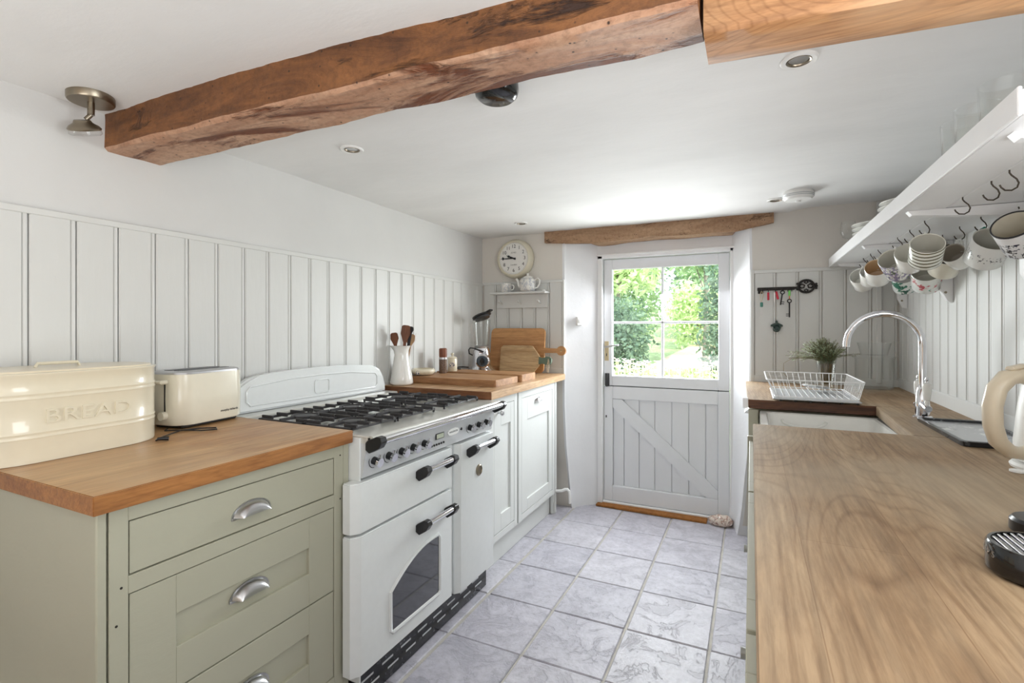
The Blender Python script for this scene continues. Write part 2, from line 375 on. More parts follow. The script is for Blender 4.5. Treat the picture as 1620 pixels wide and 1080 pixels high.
def lettering(name, txt, size, parent, at, face, mat, depth=.0006, shear=0, world=True):
    bm = text_bm(txt, size, depth, shear); bm.transform(Matrix.Translation(Vector(at)) @ face)
    return part(name, bm, mat, parent, world=world)
def arc(c, r, a0, a1, n, plane='xz'):
    out = []
    for k in range(n + 1):
        a = a0 + (a1 - a0) * k / n; u, v = r * cos(a), r * sin(a)
        out.append({'xz': (c[0] + u, c[1], c[2] + v), 'yz': (c[0], c[1] + u, c[2] + v), 'xy': (c[0] + u, c[1] + v, c[2])}[plane])
    return out
def rrect(u0, u1, v0, v1, r, n=5):
    P = []
    for cu, cv, a in ((u1 - r, v0 + r, -pi / 2), (u1 - r, v1 - r, 0), (u0 + r, v1 - r, pi / 2), (u0 + r, v0 + r, pi)):
        for k in range(n + 1): P.append((cu + r * cos(a + pi / 2 * k / n), cv + r * sin(a + pi / 2 * k / n)))
    return P

XL, XR, YB, ZC, YR = -1.885, .745, 3.40, 1.965, -2.25

# ================================================================== THE SETTING
fl = struct('floor', MB().box(XL - .2, XR + .2, YR - .1, 3.62, -.12, -.006), 'grout')
xs = [-1.461, -1.129, -.805, -.479, -.149, .18, .51]; ys = [3.60, 3.467, 3.131, 2.782, 2.444, 2.104, 1.759, 1.42, 1.08, .74, .40, .06, -.28, -.62]
for i in range(len(xs) - 1):
    for j in range(len(ys) - 1):
        x0, x1, y1, y0 = xs[i], xs[i + 1], ys[j], ys[j + 1]
        if x0 < -1.2: x0 = -1.30
        if j == 0 and (i == 0 or i >= 4): continue
        g = .005 if i else .008; jx = random.uniform(-.002, .002)
        bm = MB().box(-(x1 - x0) / 2 + g + jx, (x1 - x0) / 2 - g - (.004 if i == 0 else 0), -(y1 - y0) / 2 + .0022, (y1 - y0) / 2 - .0022, -.03, random.uniform(-.001, .0015), .0035)
        o = local('tile', bm, 'slate', fl); o.location = ((x0 + x1) / 2, (y0 + y1) / 2, 0)
        o.rotation_euler = (random.uniform(-.003, .003), random.uniform(-.003, .003), random.uniform(-.004, .004))
part('bounce_timber_floor', MB().box(XL, XR, YR, -.63, -.02, .002), 'board_honey', fl, 'unseen wooden floor added at the rear for warm bounce')  # unseen; added so its warm bounce tints the drawer unit's end panel
# ceiling, gently uneven
b = MB(); nx, ny = 26, 48; V = []
for j in range(ny + 1):
    row = []
    for i in range(nx + 1):
        x = XL - .1 + (XR - XL + .2) * i / nx; y = YR - .1 + (3.62 - YR + .1) * j / ny
        z = ZC + .012 * noise.noise(Vector((x * 1.3, y * 1.1, 3))) + .004 * noise.noise(Vector((x * 5, y * 5, 1)))
        if y > 3.0 and x > .2: z += .018
        if x < -1.7: z -= .006
        row.append(b.b.verts.new((x, y, z)))
    V.append(row)
for j in range(ny):
    for i in range(nx): b.b.faces.new((V[j][i], V[j][i + 1], V[j + 1][i + 1], V[j + 1][i]))
r = bmesh.ops.extrude_face_region(b.b, geom=list(b.b.faces)); bmesh.ops.translate(b.b, vec=(0, 0, .15), verts=[v for v in r['geom'] if isinstance(v, bmesh.types.BMVert)])
struct('ceiling', b, 'ceiling', 60)

def board_mesh(wd, z0, z1, t=.012):
    # tongue-and-groove board with a bead: profile across (u), thickness outwards (v)
    e = .0022
    P = [(e, 0), (e, t - .004), (.004 + e, t), (wd - .016, t), (wd - .0135, t - .0045), (wd - .011, t - .0005), (wd - .0065, t), (wd - .003, t - .001), (wd - e, t - .006), (wd - e, 0)]
    return P
wl = struct('wall_left', MB().box(XL - .25, XL, YR - .1, 3.65, -.05, ZC + .1), 'plaster')
src = None
for k in range(-6, 25):
    y0 = .694 + .1133 * k
    if y0 > 3.36: break
    wdt = min(.1133, 3.385 - y0)
    if src is None or wdt < .11:
        b = MB().prism([(u, v) for u, v in board_mesh(wdt, 0, 0)], 'z', 0, .715)
        # local frame: u along +y, v along +x
        b.b.transform(Matrix(((0, 1, 0, 0), (1, 0, 0, 0), (0, 0, 1, 0), (0, 0, 0, 1))))
        o = local('board', b, 'bead', wl, smooth=20)
        if src is None: src = o
        o.location = (XL, y0, .88)
    else: twin(src, 'board', wl, (XL, y0, .88))
tb = MB().box(XL, XL + .016, 0.0, 3.385, 1.593, 1.613, .002); part('cap_rail', tb, 'bead', wl)
part('skirting', MB().box(XL, XL + .016, 0, 3.385, .88, .965, .003), 'bead', wl)

wr = struct('wall_right', MB().box(XR, XR + .25, 1.0, 3.65, -.05, ZC + .1).box(XR, XR + .25, YR - .1, .04, -.05, ZC + .1).box(XR, XR + .25, .04, 1.0, -.05, .97).box(XR, XR + .25, .04, 1.0, 1.76, ZC + .1), 'plaster')
w1 = struct('window_1', MB().box(XR + .08, XR + .12, .04, .09, .97, 1.76, .003).box(XR + .08, XR + .12, .95, 1.0, .97, 1.76, .003).box(XR + .08, XR + .12, .04, 1.0, .97, 1.02, .003).box(XR + .08, XR + .12, .04, 1.0, 1.71, 1.76, .003).box(XR + .085, XR + .115, .50, .54, 1.0, 1.73, .003), 'trim')
part('glass_pane', MB().box(XR + .098, XR + .101, .08, .96, 1.0, 1.72), 'glass', w1)
src = None
for k in range(0, 24):
    y0 = 3.328 - .0985 * k
    wdt = .0985 if k else .07
    if src is None or k < 2:
        b = MB().prism(board_mesh(wdt, 0, 0), 'z', 0, .66); b.b.transform(Matrix(((0, -1, 0, 0), (1, 0, 0, 0), (0, 0, 1, 0), (0, 0, 0, 1))))
        o = local('board', b, 'bead', wr, smooth=20); o.location = (XR, y0, .985); src = o if k == 1 else src
    if k == 0: src = None; continue
    if k > 1: twin(src, 'board', wr, (XR, y0, .985))
part('skirting', MB().box(XR - .018, XR, .4, 3.385, .93, .992, .003), 'bead', wr)

# back wall: left pier, right pier, over the door
struct('wall_rear', MB().box(XL - .2, XR + .2, YR - .2, YR, -.05, ZC + .1), 'rear_wall')
b = MB()
def pier(b, P, zb, zt, n=14):
    # vertical sweep of a plan polygon whose opening corner flares towards the floor
    rows = []
    for k in range(n + 1):
        z = zb + (zt - zb) * (k / n) ** 1.2
        f = max(0, .75 - z) ** 1.6 * .105
        wob = .006 * noise.noise(Vector((z * 4, P[1][0], 0)))
        rows.append([b.b.verts.new((x + sx_ * f + wob * abs(sx_), y + sy_ * f, z)) for x, y, sx_, sy_ in P])
    m = len(P); fs = []
    for A, B in zip(rows, rows[1:]):
        for k in range(m): b.b.faces.new((A[k], A[(k + 1) % m], B[(k + 1) % m], B[k]))
    b.b.faces.new(rows[0][::-1]); b.b.faces.new(rows[-1])
    for f in b.b.faces:
        c_ = f.calc_center_median()
        if abs(c_.y - YB) < .012 and (c_.x < -1.23 or c_.x > .1): f.material_index = 1
pier(b, [(XL - .1, YB, 0, 0), (-1.225, YB, 1, -.2), (-1.208, YB - .004, 1, -.5), (-1.196, YB + .010, 1, -.4), (-1.10, 3.46, .5, 0), (-.998, 3.53, .1, 0), (-.998, 3.66, 0, 0), (XL - .1, 3.66, 0, 0)], -.03, ZC + .05)
wb = struct('wall_back_left', b, ['reveal', 'plaster_back'])
b = MB()
pier(b, [(XR + .1, YB, 0, 0), (XR + .1, 3.66, 0, 0), (-.118, 3.66, 0, 0), (-.118, 3.53, -.2, 0), (-.06, 3.46, -.5, 0), (-.022, YB + .01, -1, 0), (-.010, YB - .004, -1, -.5), (.004, YB, -.9, -.4)], -.03, ZC + .05)
wbr = struct('wall_back_right', b, ['reveal', 'plaster_back'])
struct('wall_over_door', MB().box(-1.05, -.06, 3.522, 3.66, 1.79, ZC + .06).box(-1.30, .02, YB + .02, 3.52, 1.90, ZC + .06), 'reveal')
for W_, x0, x1, zlo in ((wb, -1.868, -1.215, .93), (wbr, .015, .727, .93)):
    n = round((x1 - x0) / .112); wd = (x1 - x0) / n; src = None
    for k in range(n):
        if src is None:
            b = MB().prism(board_mesh(wd, 0, 0, .010), 'z', 0, 1.60 - zlo); b.b.transform(Matrix(((1, 0, 0, 0), (0, -1, 0, 0), (0, 0, 1, 0), (0, 0, 0, 1))))
            src = local('board', b, 'bead', W_, smooth=20); src.location = (x0, YB, zlo)
        else: twin(src, 'board', W_, (x0 + k * wd, YB, zlo))
    part('cap_rail', MB().box(x0 - .005, x1 + .003, YB - .014, YB, 1.600, 1.620, .002), 'bead', W_)
    part('skirting', MB().box(x0 - .005, x1 + .003, YB - .014, YB, zlo, zlo + .052, .002), 'bead', W_)
part('edge_strip', MB().box(-1.222, -1.208, YB - .016, YB, .94, 1.615, .002), 'bead', wb)
part('edge_strip', MB().box(-.004, .016, YB - .016, YB, .94, 1.625, .002), 'bead', wbr)
part('batten', MB().box(.630, .652, YB - .024, YB - .008, .96, 1.97, .002), 'bead', wbr)

# door: frame, stable door of two leaves
trm = struct('trim_1', MB().box(-1.0, -.966, 3.515, 3.60, .0, 1.80, .003).box(-.124, -.098, 3.515, 3.60, .0, 1.80, .003).box(-1.0, -.098, 3.515, 3.60, 1.766, 1.80, .003)
             .box(-1.0, -.098, 3.505, 3.52, 1.785, 1.80, .002), 'trim')
D1 = thing('door_1', None, None, (-.545, 3.57, .03)); D1['kind'] = 'structure'
x0, x1 = -.962, -.127
up = part('upper_leaf', MB().box(x0, -.902, 3.55, 3.59, .858, 1.762, .003).box(-.195, x1, 3.55, 3.59, .858, 1.762, .003).box(-.902, -.195, 3.55, 3.59, .858, .930, .003).box(-.902, -.195, 3.55, 3.59, 1.690, 1.762, .003), 'door', D1)
part('glazing_bar', MB().box(-.561, -.545, 3.556, 3.584, .93, 1.69, .004), 'door', up)
part('glazing_bar', MB().box(-.902, -.195, 3.556, 3.584, 1.301, 1.317, .004), 'door', up)
for a, c_ in ((-.902, -.561), (-.545, -.195)):
    for e, f_ in ((.93, 1.301), (1.317, 1.69)):
        part('glass_pane', MB().box(a, c_, 3.569, 3.571, e, f_), 'glass', up)
lo = part('lower_leaf', MB().box(x0, -.900, 3.55, 3.59, .03, .852, .004).box(-.197, x1, 3.55, 3.59, .03, .852, .004).box(-.900, -.197, 3.55, 3.59, .03, .140, .004).box(-.900, -.197, 3.55, 3.59, .762, .852, .004), 'door', D1)
px_ = [-.900, -.822, -.715, -.607, -.493, -.382, -.275, -.197]
for a, c_ in zip(px_, px_[1:]):
    part('panel_board', MB().box(a + .0015, c_ - .0015, 3.572, 3.5824, .138, .764, .003), 'door', lo)
part('backing', MB().box(-.902, -.195, 3.5825, 3.588, .138, .764), 'door', lo)  # sheet added to stop daylight leaking between the boards
part('brace', MB().prism([(-.898, .760), (-.898, .70), (-.268, .142), (-.199, .142), (-.199, .195), (-.835, .760)], 'y', 3.552, 3.572), 'door', lo)
part('split_light_stop', MB().box(-.96, -.13, 3.586, 3.594, .835, .875), 'dark_gap', up)  # dark strip added behind the split to block the daylight leak
part('keyhole', MB().box(-.949, -.941, 3.5485, 3.551, .625, .642), 'black', lo, 'small dark keyhole')
hp = part('latch_plate', MB().box(-.956, -.926, 3.543, 3.551, 1.035, 1.175, .002), 'brass', up, 'aged brass latch plate')
part('lever', MB().tube([(-.941, 3.55, 1.135), (-.941, 3.51, 1.135), (-.925, 3.505, 1.137), (-.88, 3.503, 1.146), (-.845, 3.503, 1.150)], [.007, .007, .0075, .006, .005], 10), 'satin', up, 'curved metal lever handle')
part('keyhole', MB().box(-.944, -.938, 3.5415, 3.5435, 1.068, 1.088), 'black', hp)
part('bolt', MB().box(-.952, -.922, 3.538, 3.551, .852, .945, .002).cyl((-.937, 3.534, .85), (-.937, 3.534, .945), .006), 'iron', up, 'dark iron door bolt')
struct('trim_2', MB().box(-1.0, -.10, 3.53, 3.66, -.02, .028, .004), 'trim')
solo('threshold_mat', MB().box(-.40, .34, -.04, .04, 0, .016, .003), 'coir', 'brown coir strip on the floor along the foot of the white door', 'doormat', (-.60, 3.503, .001), (0, 0, -.02))

# lintel and ceiling beams: rough timber
def timber(name, x0, x1, section, mats, label, nseg=70, amp=.006, under=True, seed=0, bev=.012, **kw):
    b = MB(); rows = []
    for i in range(nseg + 1):
        x = x0 + (x1 - x0) * i / nseg; y0, y1, z0, z1 = section(x)
        ring = []; bv = bev
        pts = [(y0, z1), (y0, z1 * .66 + z0 * .34), (y0, z0 + bv), (y0 + bv * .8, z0), (y0 * .66 + y1 * .34, z0), (y0 * .33 + y1 * .67, z0), (y1 - bv, z0), (y1, z0 + bv), (y1, z1 * .5 + z0 * .5), (y1, z1)]
        for k, (y, z) in enumerate(pts):
            a = amp * noise.noise(Vector((x * 7, k * 1.7, seed))) + amp * .6 * noise.noise(Vector((x * 28, k * 3.1, seed + 5)))
            c = amp * noise.noise(Vector((x * 6, k * 2.3, seed + 9)))
            if k in (0, 9): c = 0
            ring.append(b.b.verts.new((x, y + a, z + c)))
        rows.append(ring)
    m = 10
    for A, B in zip(rows, rows[1:]):
        for k in range(m):
            f = b.b.faces.new((A[k], A[(k + 1) % m], B[(k + 1) % m], B[k]))
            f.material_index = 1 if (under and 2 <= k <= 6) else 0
    b.b.faces.new(rows[0][::-1]); b.b.faces.new(rows[-1])
    return solo(name, b, mats, label, 'beam', smooth=50, **kw)
def lerp(x, P):
    for (a, va), (c, vc) in zip(P, P[1:]):
        if x <= c: return va + (vc - va) * max(0, (x - a)) / (c - a)
    return P[-1][1]
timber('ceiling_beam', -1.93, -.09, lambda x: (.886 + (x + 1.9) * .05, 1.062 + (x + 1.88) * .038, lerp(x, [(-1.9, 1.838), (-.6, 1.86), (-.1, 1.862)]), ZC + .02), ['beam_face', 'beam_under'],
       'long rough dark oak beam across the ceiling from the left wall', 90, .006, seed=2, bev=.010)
timber('ceiling_beam', -.083, XR + .04, lambda x: (1.034 + x * .12, 1.168 + x * .11, 1.828, ZC + .01), ['pine', 'pine'],
       'smoother orange pine beam with knots meeting the end of the rough beam', 40, .0012, seed=6, bev=.009)
timber('door_lintel', -1.352, .122, lambda x: (3.365, 3.52 if -1.0 < x < -.1 else 3.41, lerp(x, [(-1.36, 1.888), (-1.15, 1.872), (-.95, 1.858), (-.6, 1.872), (-.3, 1.866), (-.08, 1.866), (.13, 1.905)]) , ZC + .0), ['lintel', 'lintel'],
       'worm-eaten timber lintel above the white door', 70, .005, seed=11, bev=.008)

exec_after = []
# ================================================================== LEFT DRAWER UNIT
XF = -1.195
def cup(parent, y, z, x=XF, s=1.0, name='cup_handle', d=1):
    b = MB(); n = 14; W_ = .052 * s; H = .03 * s; Dp = .026 * s; rows = []
    for j in range(7):
        t = j / 6 * pi / 2
        rows.append([b.b.verts.new((x + d * (.001 + Dp * sin(t)), y + W_ * cos(pi * k / n) * (1 - .22 * sin(t)) , z - .004 + H * sin(pi * k / n) * cos(t * .96) )) for k in range(n + 1)])
    for A, B in zip(rows, rows[1:]):
        for k in range(n): b.b.faces.new((A[k], A[k + 1], B[k + 1], B[k]))
    pl = arc((x + d * .0015, y, z - .004), .0, 0, 1, 1)
    b.prism([(y + (W_ + .006) * cos(pi * k / n), z - .006 + (H + .006) * sin(pi * k / n)) for k in range(n + 1)], 'x', x, x + d * .002)
    b.box(min(x, x + d * .004), max(x, x + d * .004), y - W_ - .006, y + W_ + .006, z - .010, z - .004, .001)
    return part(name, b, 'satin', parent, 'satin nickel cup handle')
def shaker(parent, name, x, y0, y1, z0, z1, rect, mat, t=.018, d=.010, facing=1):
    xa, xb = sorted((x, x - facing * t)); a, c_, e, f_ = rect
    b = MB().box(xa, xb, y0, a, z0, z1, .0012).box(xa, xb, c_, y1, z0, z1, .0012).box(xa, xb, a, c_, z0, e, .0012).box(xa, xb, a, c_, f_, z1, .0012)
    o = part(name, b, mat, parent)
    xc, xd = sorted((x - facing * d, x - facing * (d + .008)))
    part('panel', MB().box(xc, xd, a - .001, c_ + .001, e - .001, f_ + .001), mat, o)
    return o
U = thing('drawer_unit', 'sage green drawer unit with cup handles beside the white range', 'cabinet', (-1.53, .90, 0))
part('carcass', MB().box(-1.86, XF - .022, .57, 1.185, .14, .885), 'sage', U)
part('end_panel', MB().box(-1.87, XF - .004, .547, .566, 0, .886, .001), 'sage', U)
part('post', MB().box(XF - .025, XF, .5475, .5665, 0, .886, .0025), 'sage', U)
fr = MB().box(XF - .022, XF, .570, .606, .0, .886, .0015).box(XF - .022, XF, 1.188, 1.226, .0, .886, .0015).box(XF - .022, XF, .606, 1.188, .853, .886, .001).box(XF - .022, XF, .606, 1.188, .697, .735, .001).box(XF - .022, XF, .606, 1.188, .10, .155, .001)
part('face_frame', fr, 'sage', U)
part('filler_strip', MB().box(XF - .03, XF - .003, 1.229, 1.253, 0, .886, .001), 'sage', U)
for y_, z_ in ((1.212, .855), (1.212, .715), (.592, .716), (.583, .64)): part('screw_hole', MB().cyl((XF - .001, y_, z_), (XF + .0006, y_, z_), .0028, n=8), 'dark_gap', U)
part('shadow_gap', MB().box(XF - .024, XF - .0215, .604, 1.19, .15, .855), 'dark_gap', U)
d1 = part('drawer', MB().box(XF - .020, XF - .002, .609, 1.1855, .738, .850, .0012), 'sage', U, 'flat top drawer front'); cup(d1, .897, .780, XF - .002)
d2 = shaker(U, 'drawer', XF - .002, .609, 1.1855, .432, .694, (.705, 1.089, .527, .604), 'sage'); cup(d2, .897, .566, XF - .009)
d3 = shaker(U, 'drawer', XF - .002, .609, 1.1855, .158, .428, (.705, 1.089, .255, .345), 'sage'); cup(d3, .897, .303, XF - .009)
W1 = thing('worktop', 'honey oak worktop over the sage drawers, with a cut corner end', 'worktop', (-1.52, .9, .89))
b = MB().prism([(-1.880, .530), (-1.168, .530), (-1.176, 1.250), (-1.880, 1.255)], 'z', .890, .930)
bmesh.ops.bevel(b.b, geom=list(b.b.edges), offset=.0018, segments=2, affect='EDGES')
for f in b.b.faces:
    f.normal_update(); f.material_index = 1 if abs(f.normal.z) < .5 else 0
part('slab', b, ['oak', 'oak_edge'], W1)

# ================================================================== BREAD BIN
BB = thing('bread_bin', 'cream oval enamel bread bin with raised BREAD lettering', 'bread bin', (-1.722, .70, .931), (0, 0, radians(3)))
def stad(hl, hd, n=12):  # stadium, long axis y
    P = []
    for k in range(n + 1): a = pi * k / n; P.append((hd * cos(a), hl - hd + hd * sin(a)))
    for k in range(n + 1): a = pi + pi * k / n; P.append((hd * cos(a), -(hl - hd) + hd * sin(a)))
    return P
def loft(b, secs):
    rows = [[b.b.verts.new((x, y, z)) for x, y in P] for P, z in secs]; m = len(rows[0])
    for A, B in zip(rows, rows[1:]):
        for k in range(m): b.b.faces.new((A[k], A[(k + 1) % m], B[(k + 1) % m], B[k]))
    b.b.faces.new(rows[0][::-1]); b.b.faces.new(rows[-1]); return b
prof = [(0, 0), (.0, .004)]
for zc_ in (.062, .074): prof += [(0, zc_ - .005), (.0022, zc_), (0, zc_ + .005)]
for zc_ in (.158, .170): prof += [(0, zc_ - .005), (.0022, zc_), (0, zc_ + .005)]
prof += [(0, .212), (.003, .216), (.003, .2205), (-.004, .2215)]
local('body', loft(MB(), [(stad(.232 + e, .128 + e), z) for e, z in prof]), 'cream', BB, smooth=40)
lid = local('lid', loft(MB(), [(stad(.224, .120), .2216), (stad(.222, .118), .226), (stad(.21, .106), .2275)]), 'cream_lid', BB)
local('lid_handle', MB().tube([(0, -.05, .2275), (0, -.045, .238), (0, .045, .238), (0, .05, .2275)], .0045, 8), 'cream', lid)
bm = text_bm('BREAD', .050, .0032); bm.transform(Matrix.Translation(Vector((.1285, .012, .110))) @ FACE_X @ Matrix.Scale(1.32, 4, (1, 0, 0)))
local('lettering', bm, 'cream', BB, 'raised word BREAD')

# ================================================================== TOASTER
TS = thing('toaster', 'cream two-slot toaster with a grey top beside the bread bin', 'toaster', (-1.772, 1.118, .931), (0, 0, radians(8)))
def rr2(hx, hy, r): return rrect(-hx, hx, -hy, hy, r, 6)
local('body', loft(MB(), [(rr2(.078, .128, .05), .012), (rr2(.082, .133, .052), .02), (rr2(.083, .135, .053), .10), (rr2(.081, .133, .052), .180)]), 'toaster', TS, smooth=40)
local('top_panel', loft(MB(), [(rr2(.0805, .1325, .05), .1802), (rr2(.079, .131, .05), .186), (rr2(.07, .122, .045), .190)]), 'satin', TS, 'grey metal top')
local('slot', MB().box(-.032, -.012, -.10, .10, .1895, .1915).box(.012, .032, -.10, .10, .1895, .1915), 'black', TS, 'dark bread slots')
local('base', MB().box(-.06, .06, -.11, .11, 0, .013, .004), 'black', TS, 'dark base')
lv = local('lever', MB().box(.0, .034, -.162, -.134, .150, .163, .004), 'toaster', TS); local('lever_slot', MB().box(.014, .018, -.1362, -.134, .055, .150), 'black', TS)
local('browning_knob', MB().cyl((.016, -.134, .045), (.016, -.150, .045), .014), 'toaster', TS)
lettering('lettering', 'morphy richards', .011, TS, (.0838, .055, .042), FACE_X, 'ink', .0003, world=False)
cb = MB().tube([(-1.72, .985, .936), (-1.70, .965, .935), (-1.655, .995, .935), (-1.60, 1.02, .9345), (-1.575, 1.055, .9345), (-1.60, 1.07, .9345), (-1.64, 1.04, .9345), (-1.66, .99, .9345), (-1.63, .94, .9345), (-1.595, .885, .9345), (-1.575, .87, .9345), (-1.567, .875, .938)], .0024, 6)
cbl = thing('power_cable', 'thin black cable looping over the oak worktop by the toaster', 'cable', (-1.63, .95, .931))
part('cord', cb, 'black', cbl); part('plug', MB().cyl((-1.572, .872, .939), (-1.556, .895, .9375), .0045, .0065, 10), 'black', cbl)

# ================================================================== RANGE COOKER
RX = -1.150
R = thing('range_cooker', 'white enamel range cooker with gas hob and arched oven window', 'range cooker', (-1.5, 1.69, 0))
part('body', MB().box(-1.80, RX - .035, 1.262, 2.165, .10, .885, .003), 'enamel', R)
part('plinth', MB().box(-1.75, -1.178, 1.262, 2.165, .002, .105, .002), 'plinth', R, 'scuffed black vented plinth')
b = MB()
for k in range(8):
    for r_, z_ in ((0, .072), (1, .040)):
        y_ = 1.29 + k * .105 + r_ * .03
        b.box(-1.1782, -1.1770, y_, y_ + .06, z_, z_ + .007, .0005)
part('vent_slot', b, 'vent', R, kind='stuff')
# hob top
top = part('hob_top', MB().box(-1.80, -1.110, 1.262, 1.781, .884, .912, .004).box(-1.80, -1.110, 1.784, 2.165, .884, .912, .004)
           .box(-1.80, -1.72, 1.262, 2.165, .905, .928, .004), 'hob', R, 'pale steel hob top')
part('front_lip', MB().tube([(-1.112, 1.262, .902), (-1.112, 2.165, .902)], .0125, 12), 'hob', R)
sp = [(1.262, .928), (2.165, .928), (2.163, .965), (2.150, 1.005), (2.125, 1.04), (2.09, 1.062), (2.04, 1.074), (1.9, 1.083), (1.714, 1.087), (1.53, 1.083), (1.39, 1.074), (1.34, 1.062), (1.30, 1.04), (1.277, 1.005), (1.264, .965)]
b = MB().prism(sp, 'x', -1.83, -1.802)
bmesh.ops.bevel(b.b, geom=[e for e in b.b.edges if all(abs(v.co.x + 1.802) < 1e-5 for v in e.verts)], offset=.008, segments=3, affect='EDGES')
spl = part('splashback', b, 'enamel', R, 'curved white enamel splashback')
pl_ = [(y, z) for y, z in [(1.345, .955), (2.075, .955), (2.092, .972), (2.092, 1.012), (2.075, 1.030), (1.9, 1.047), (1.714, 1.051), (1.53, 1.047), (1.345, 1.030), (1.328, 1.012), (1.328, .972)]]
part('pressed_panel', MB().tube([(-1.802, y, z) for y, z in pl_], .004, 6, True), 'enamel', spl)
part('pressed_panel', MB().tube([(-1.802, y, z) for y, z in rrect(1.672, 1.758, .968, 1.028, .012, 3)], .0035, 6, True), 'enamel', spl)
# burners and pan supports
for (cx_, cy_, r_) in ((-1.31, 1.39, .036), (-1.31, 1.64, .048), (-1.55, 1.39, .048), (-1.55, 1.64, .036), (-1.31, 1.985, .042), (-1.55, 1.985, .052)):
    bu = part('burner', MB().lathe([(0, 0), (r_ + .016, 0), (r_ + .014, .003), (r_ + .002, .004), (r_, .010), (0, .011)], (cx_, cy_, .9122), 24), 'satin', R)
    part('burner_cap', MB().lathe([(0, .011), (r_ - .006, .011), (r_ - .005, .017), (0, .019)], (cx_, cy_, .9122), 24), 'iron', bu)
def support(y0, y1, x0_, x1_, cx_, cy_):
    b = MB(); z0, z1 = .9125, .934
    for xx in (x0_, x1_ - .008): b.box(xx, xx + .008, y0, y1, z1 - .014, z1 - .005, .002)
    for yy in (y0, y1 - .008): b.box(x0_, x1_, yy, yy + .008, z1 - .014, z1 - .005, .002)
    n = 4
    for k in range(n):   # fingers from front and back towards the burner
        yy = y0 + .018 + (y1 - y0 - .045) * k / (n - 1)
        L_ = .055 if k not in (2,) else .075
        b.box(x1_ - L_, x1_ + .004, yy, yy + .007, z1 - .010, z1 + .004, .002)
        b.box(x0_ - .004, x0_ + L_, yy, yy + .007, z1 - .010, z1 + .004, .002)
    for sg in (-1, 1): b.box(cx_ - .004, cx_ + .004, min(cy_ + sg * .05, cy_ + sg * (y1 - y0) / 2), max(cy_ + sg * .05, cy_ + sg * (y1 - y0) / 2), z1 - .010, z1 + .001, .002)
    b.tube([(cx_ + .05 * cos(a * pi / 10), cy_ + .05 * sin(a * pi / 10), z1 - .005) for a in range(20)], .0045, 6, True)
    for xx in (x0_ + .005, x1_ - .005):
        for yy in (y0 + .005, y1 - .005): b.cyl((xx, yy, z0 - .001), (xx, yy, z1 - .01), .005, n=8)
    part('pan_support', b, 'iron', R, 'black cast iron pan support', smooth=30)
for (y0, y1) in ((1.275, 1.512), (1.518, 1.765), (1.835, 2.135)):
    cy_ = (y0 + y1) / 2
    support(y0, y1, -1.425, -1.205, -1.31, cy_); support(y0, y1, -1.665, -1.435, -1.55, cy_)
# fascia
b = MB().prism([(RX - .04, .772), (RX, .772), (RX + .022, .888), (RX - .04, .888)], 'y', 1.262, 2.165)
b.b.transform(Matrix(((1, 0, 0, 0), (0, 1, 0, 0), (0, 0, 1, 0), (0, 0, 0, 1))))
fa = part('fascia', b, 'steel', R, 'grey control fascia')
th = math.atan2(.022, .116)
def on_fascia(z): return RX + (z - .772) / .116 * .022
NRM = Vector((cos(th), 0, -sin(th)))
for k, y_ in enumerate((1.318, 1.392, 1.462, 1.530, 1.600, 1.945, 2.025, 2.095)):
    z_ = .822; p = Vector((on_fascia(z_), y_ - .01, z_))
    kb = part('control_knob', MB().cyl(p, p + NRM * .022, .0135, .0125, 18), 'black', R, 'black knob with chrome cap')
    part('knob_cap', MB().cyl(p + NRM * .0222, p + NRM * .031, .0165, .0155, 18), 'chrome', kb)
    part('pointer', MB().cyl(p + NRM * .024 + Vector((0, 0, .012)), p + NRM * .026 + Vector((0, 0, .026)), .003, .004, 8), 'chrome', kb)
    part('dial_mark', MB().tube([p + NRM * .0012 + Vector((0, .024 * cos(a), .024 * sin(a))) for a in [radians(60 + 15 * q) for q in range(15)]], .0012, 4), 'ink', kb)
p = (on_fascia(.83) + .001)
ck = part('oven_clock', MB().box(p - .001, p + .003, 1.667, 1.727, .818, .842, .001), 'black', R); part('display', MB().box(p + .003, p + .0036, 1.672, 1.722, .821, .839), 'lcd', ck)
bd = part('badge', MB().prism([(1.752, .828), (1.760, .819), (1.778, .816), (1.815, .816), (1.833, .819), (1.841, .828), (1.833, .839), (1.815, .843), (1.778, .843), (1.760, .839)], 'x', p, p + .004), 'plastic', R, 'oval white badge')
lettering('lettering', 'RANGEMASTER', .0095, bd, (p + .0042, 1.7965, .8295), FACE_X, 'ink', .0002)
part('indicator', MB().cyl((p - .002, 1.865, .828), (p + .002, 1.865, .828), .006), 'black', R)
b = MB()
for k in range(6): b.cyl((on_fascia(.796) - .001, 1.650 + k * .017, .796), (on_fascia(.796) + .004, 1.650 + k * .017, .796), .0045, n=8)
part('timer_buttons', b, 'black', R)
def rail(parent, y0, y1, x, z, out, hexs=.030, r=.0105, name='handle'):
    h = part(name, MB().tube([(x + out, y0 + .005, z + .006), (x + out, y1 - .005, z + .006)], r, 14), 'chrome', parent, 'chrome bar handle with black ends')
    for yy, dd in ((y0, -1), (y1, 1)):
        P = [(x - .001, z - .026), (x + .014, z - .036), (x + out + .004, z - .016), (x + out + .017, z + .004), (x + out + .012, z + .019), (x + out - .006, z + .022), (x + .008, z + .006), (x - .001, z - .002)]
        b = MB().prism(P, 'y', yy - .014, yy + .014)
        bmesh.ops.bevel(b.b, geom=list(b.b.edges), offset=.0022, segments=1, affect='EDGES')
        part('handle_end', b, 'black', h, 'black angular handle bracket', smooth=15)
rail(R, 1.272, 2.150, RX + .018, .893, .052, name='towel_rail', r=.0125)
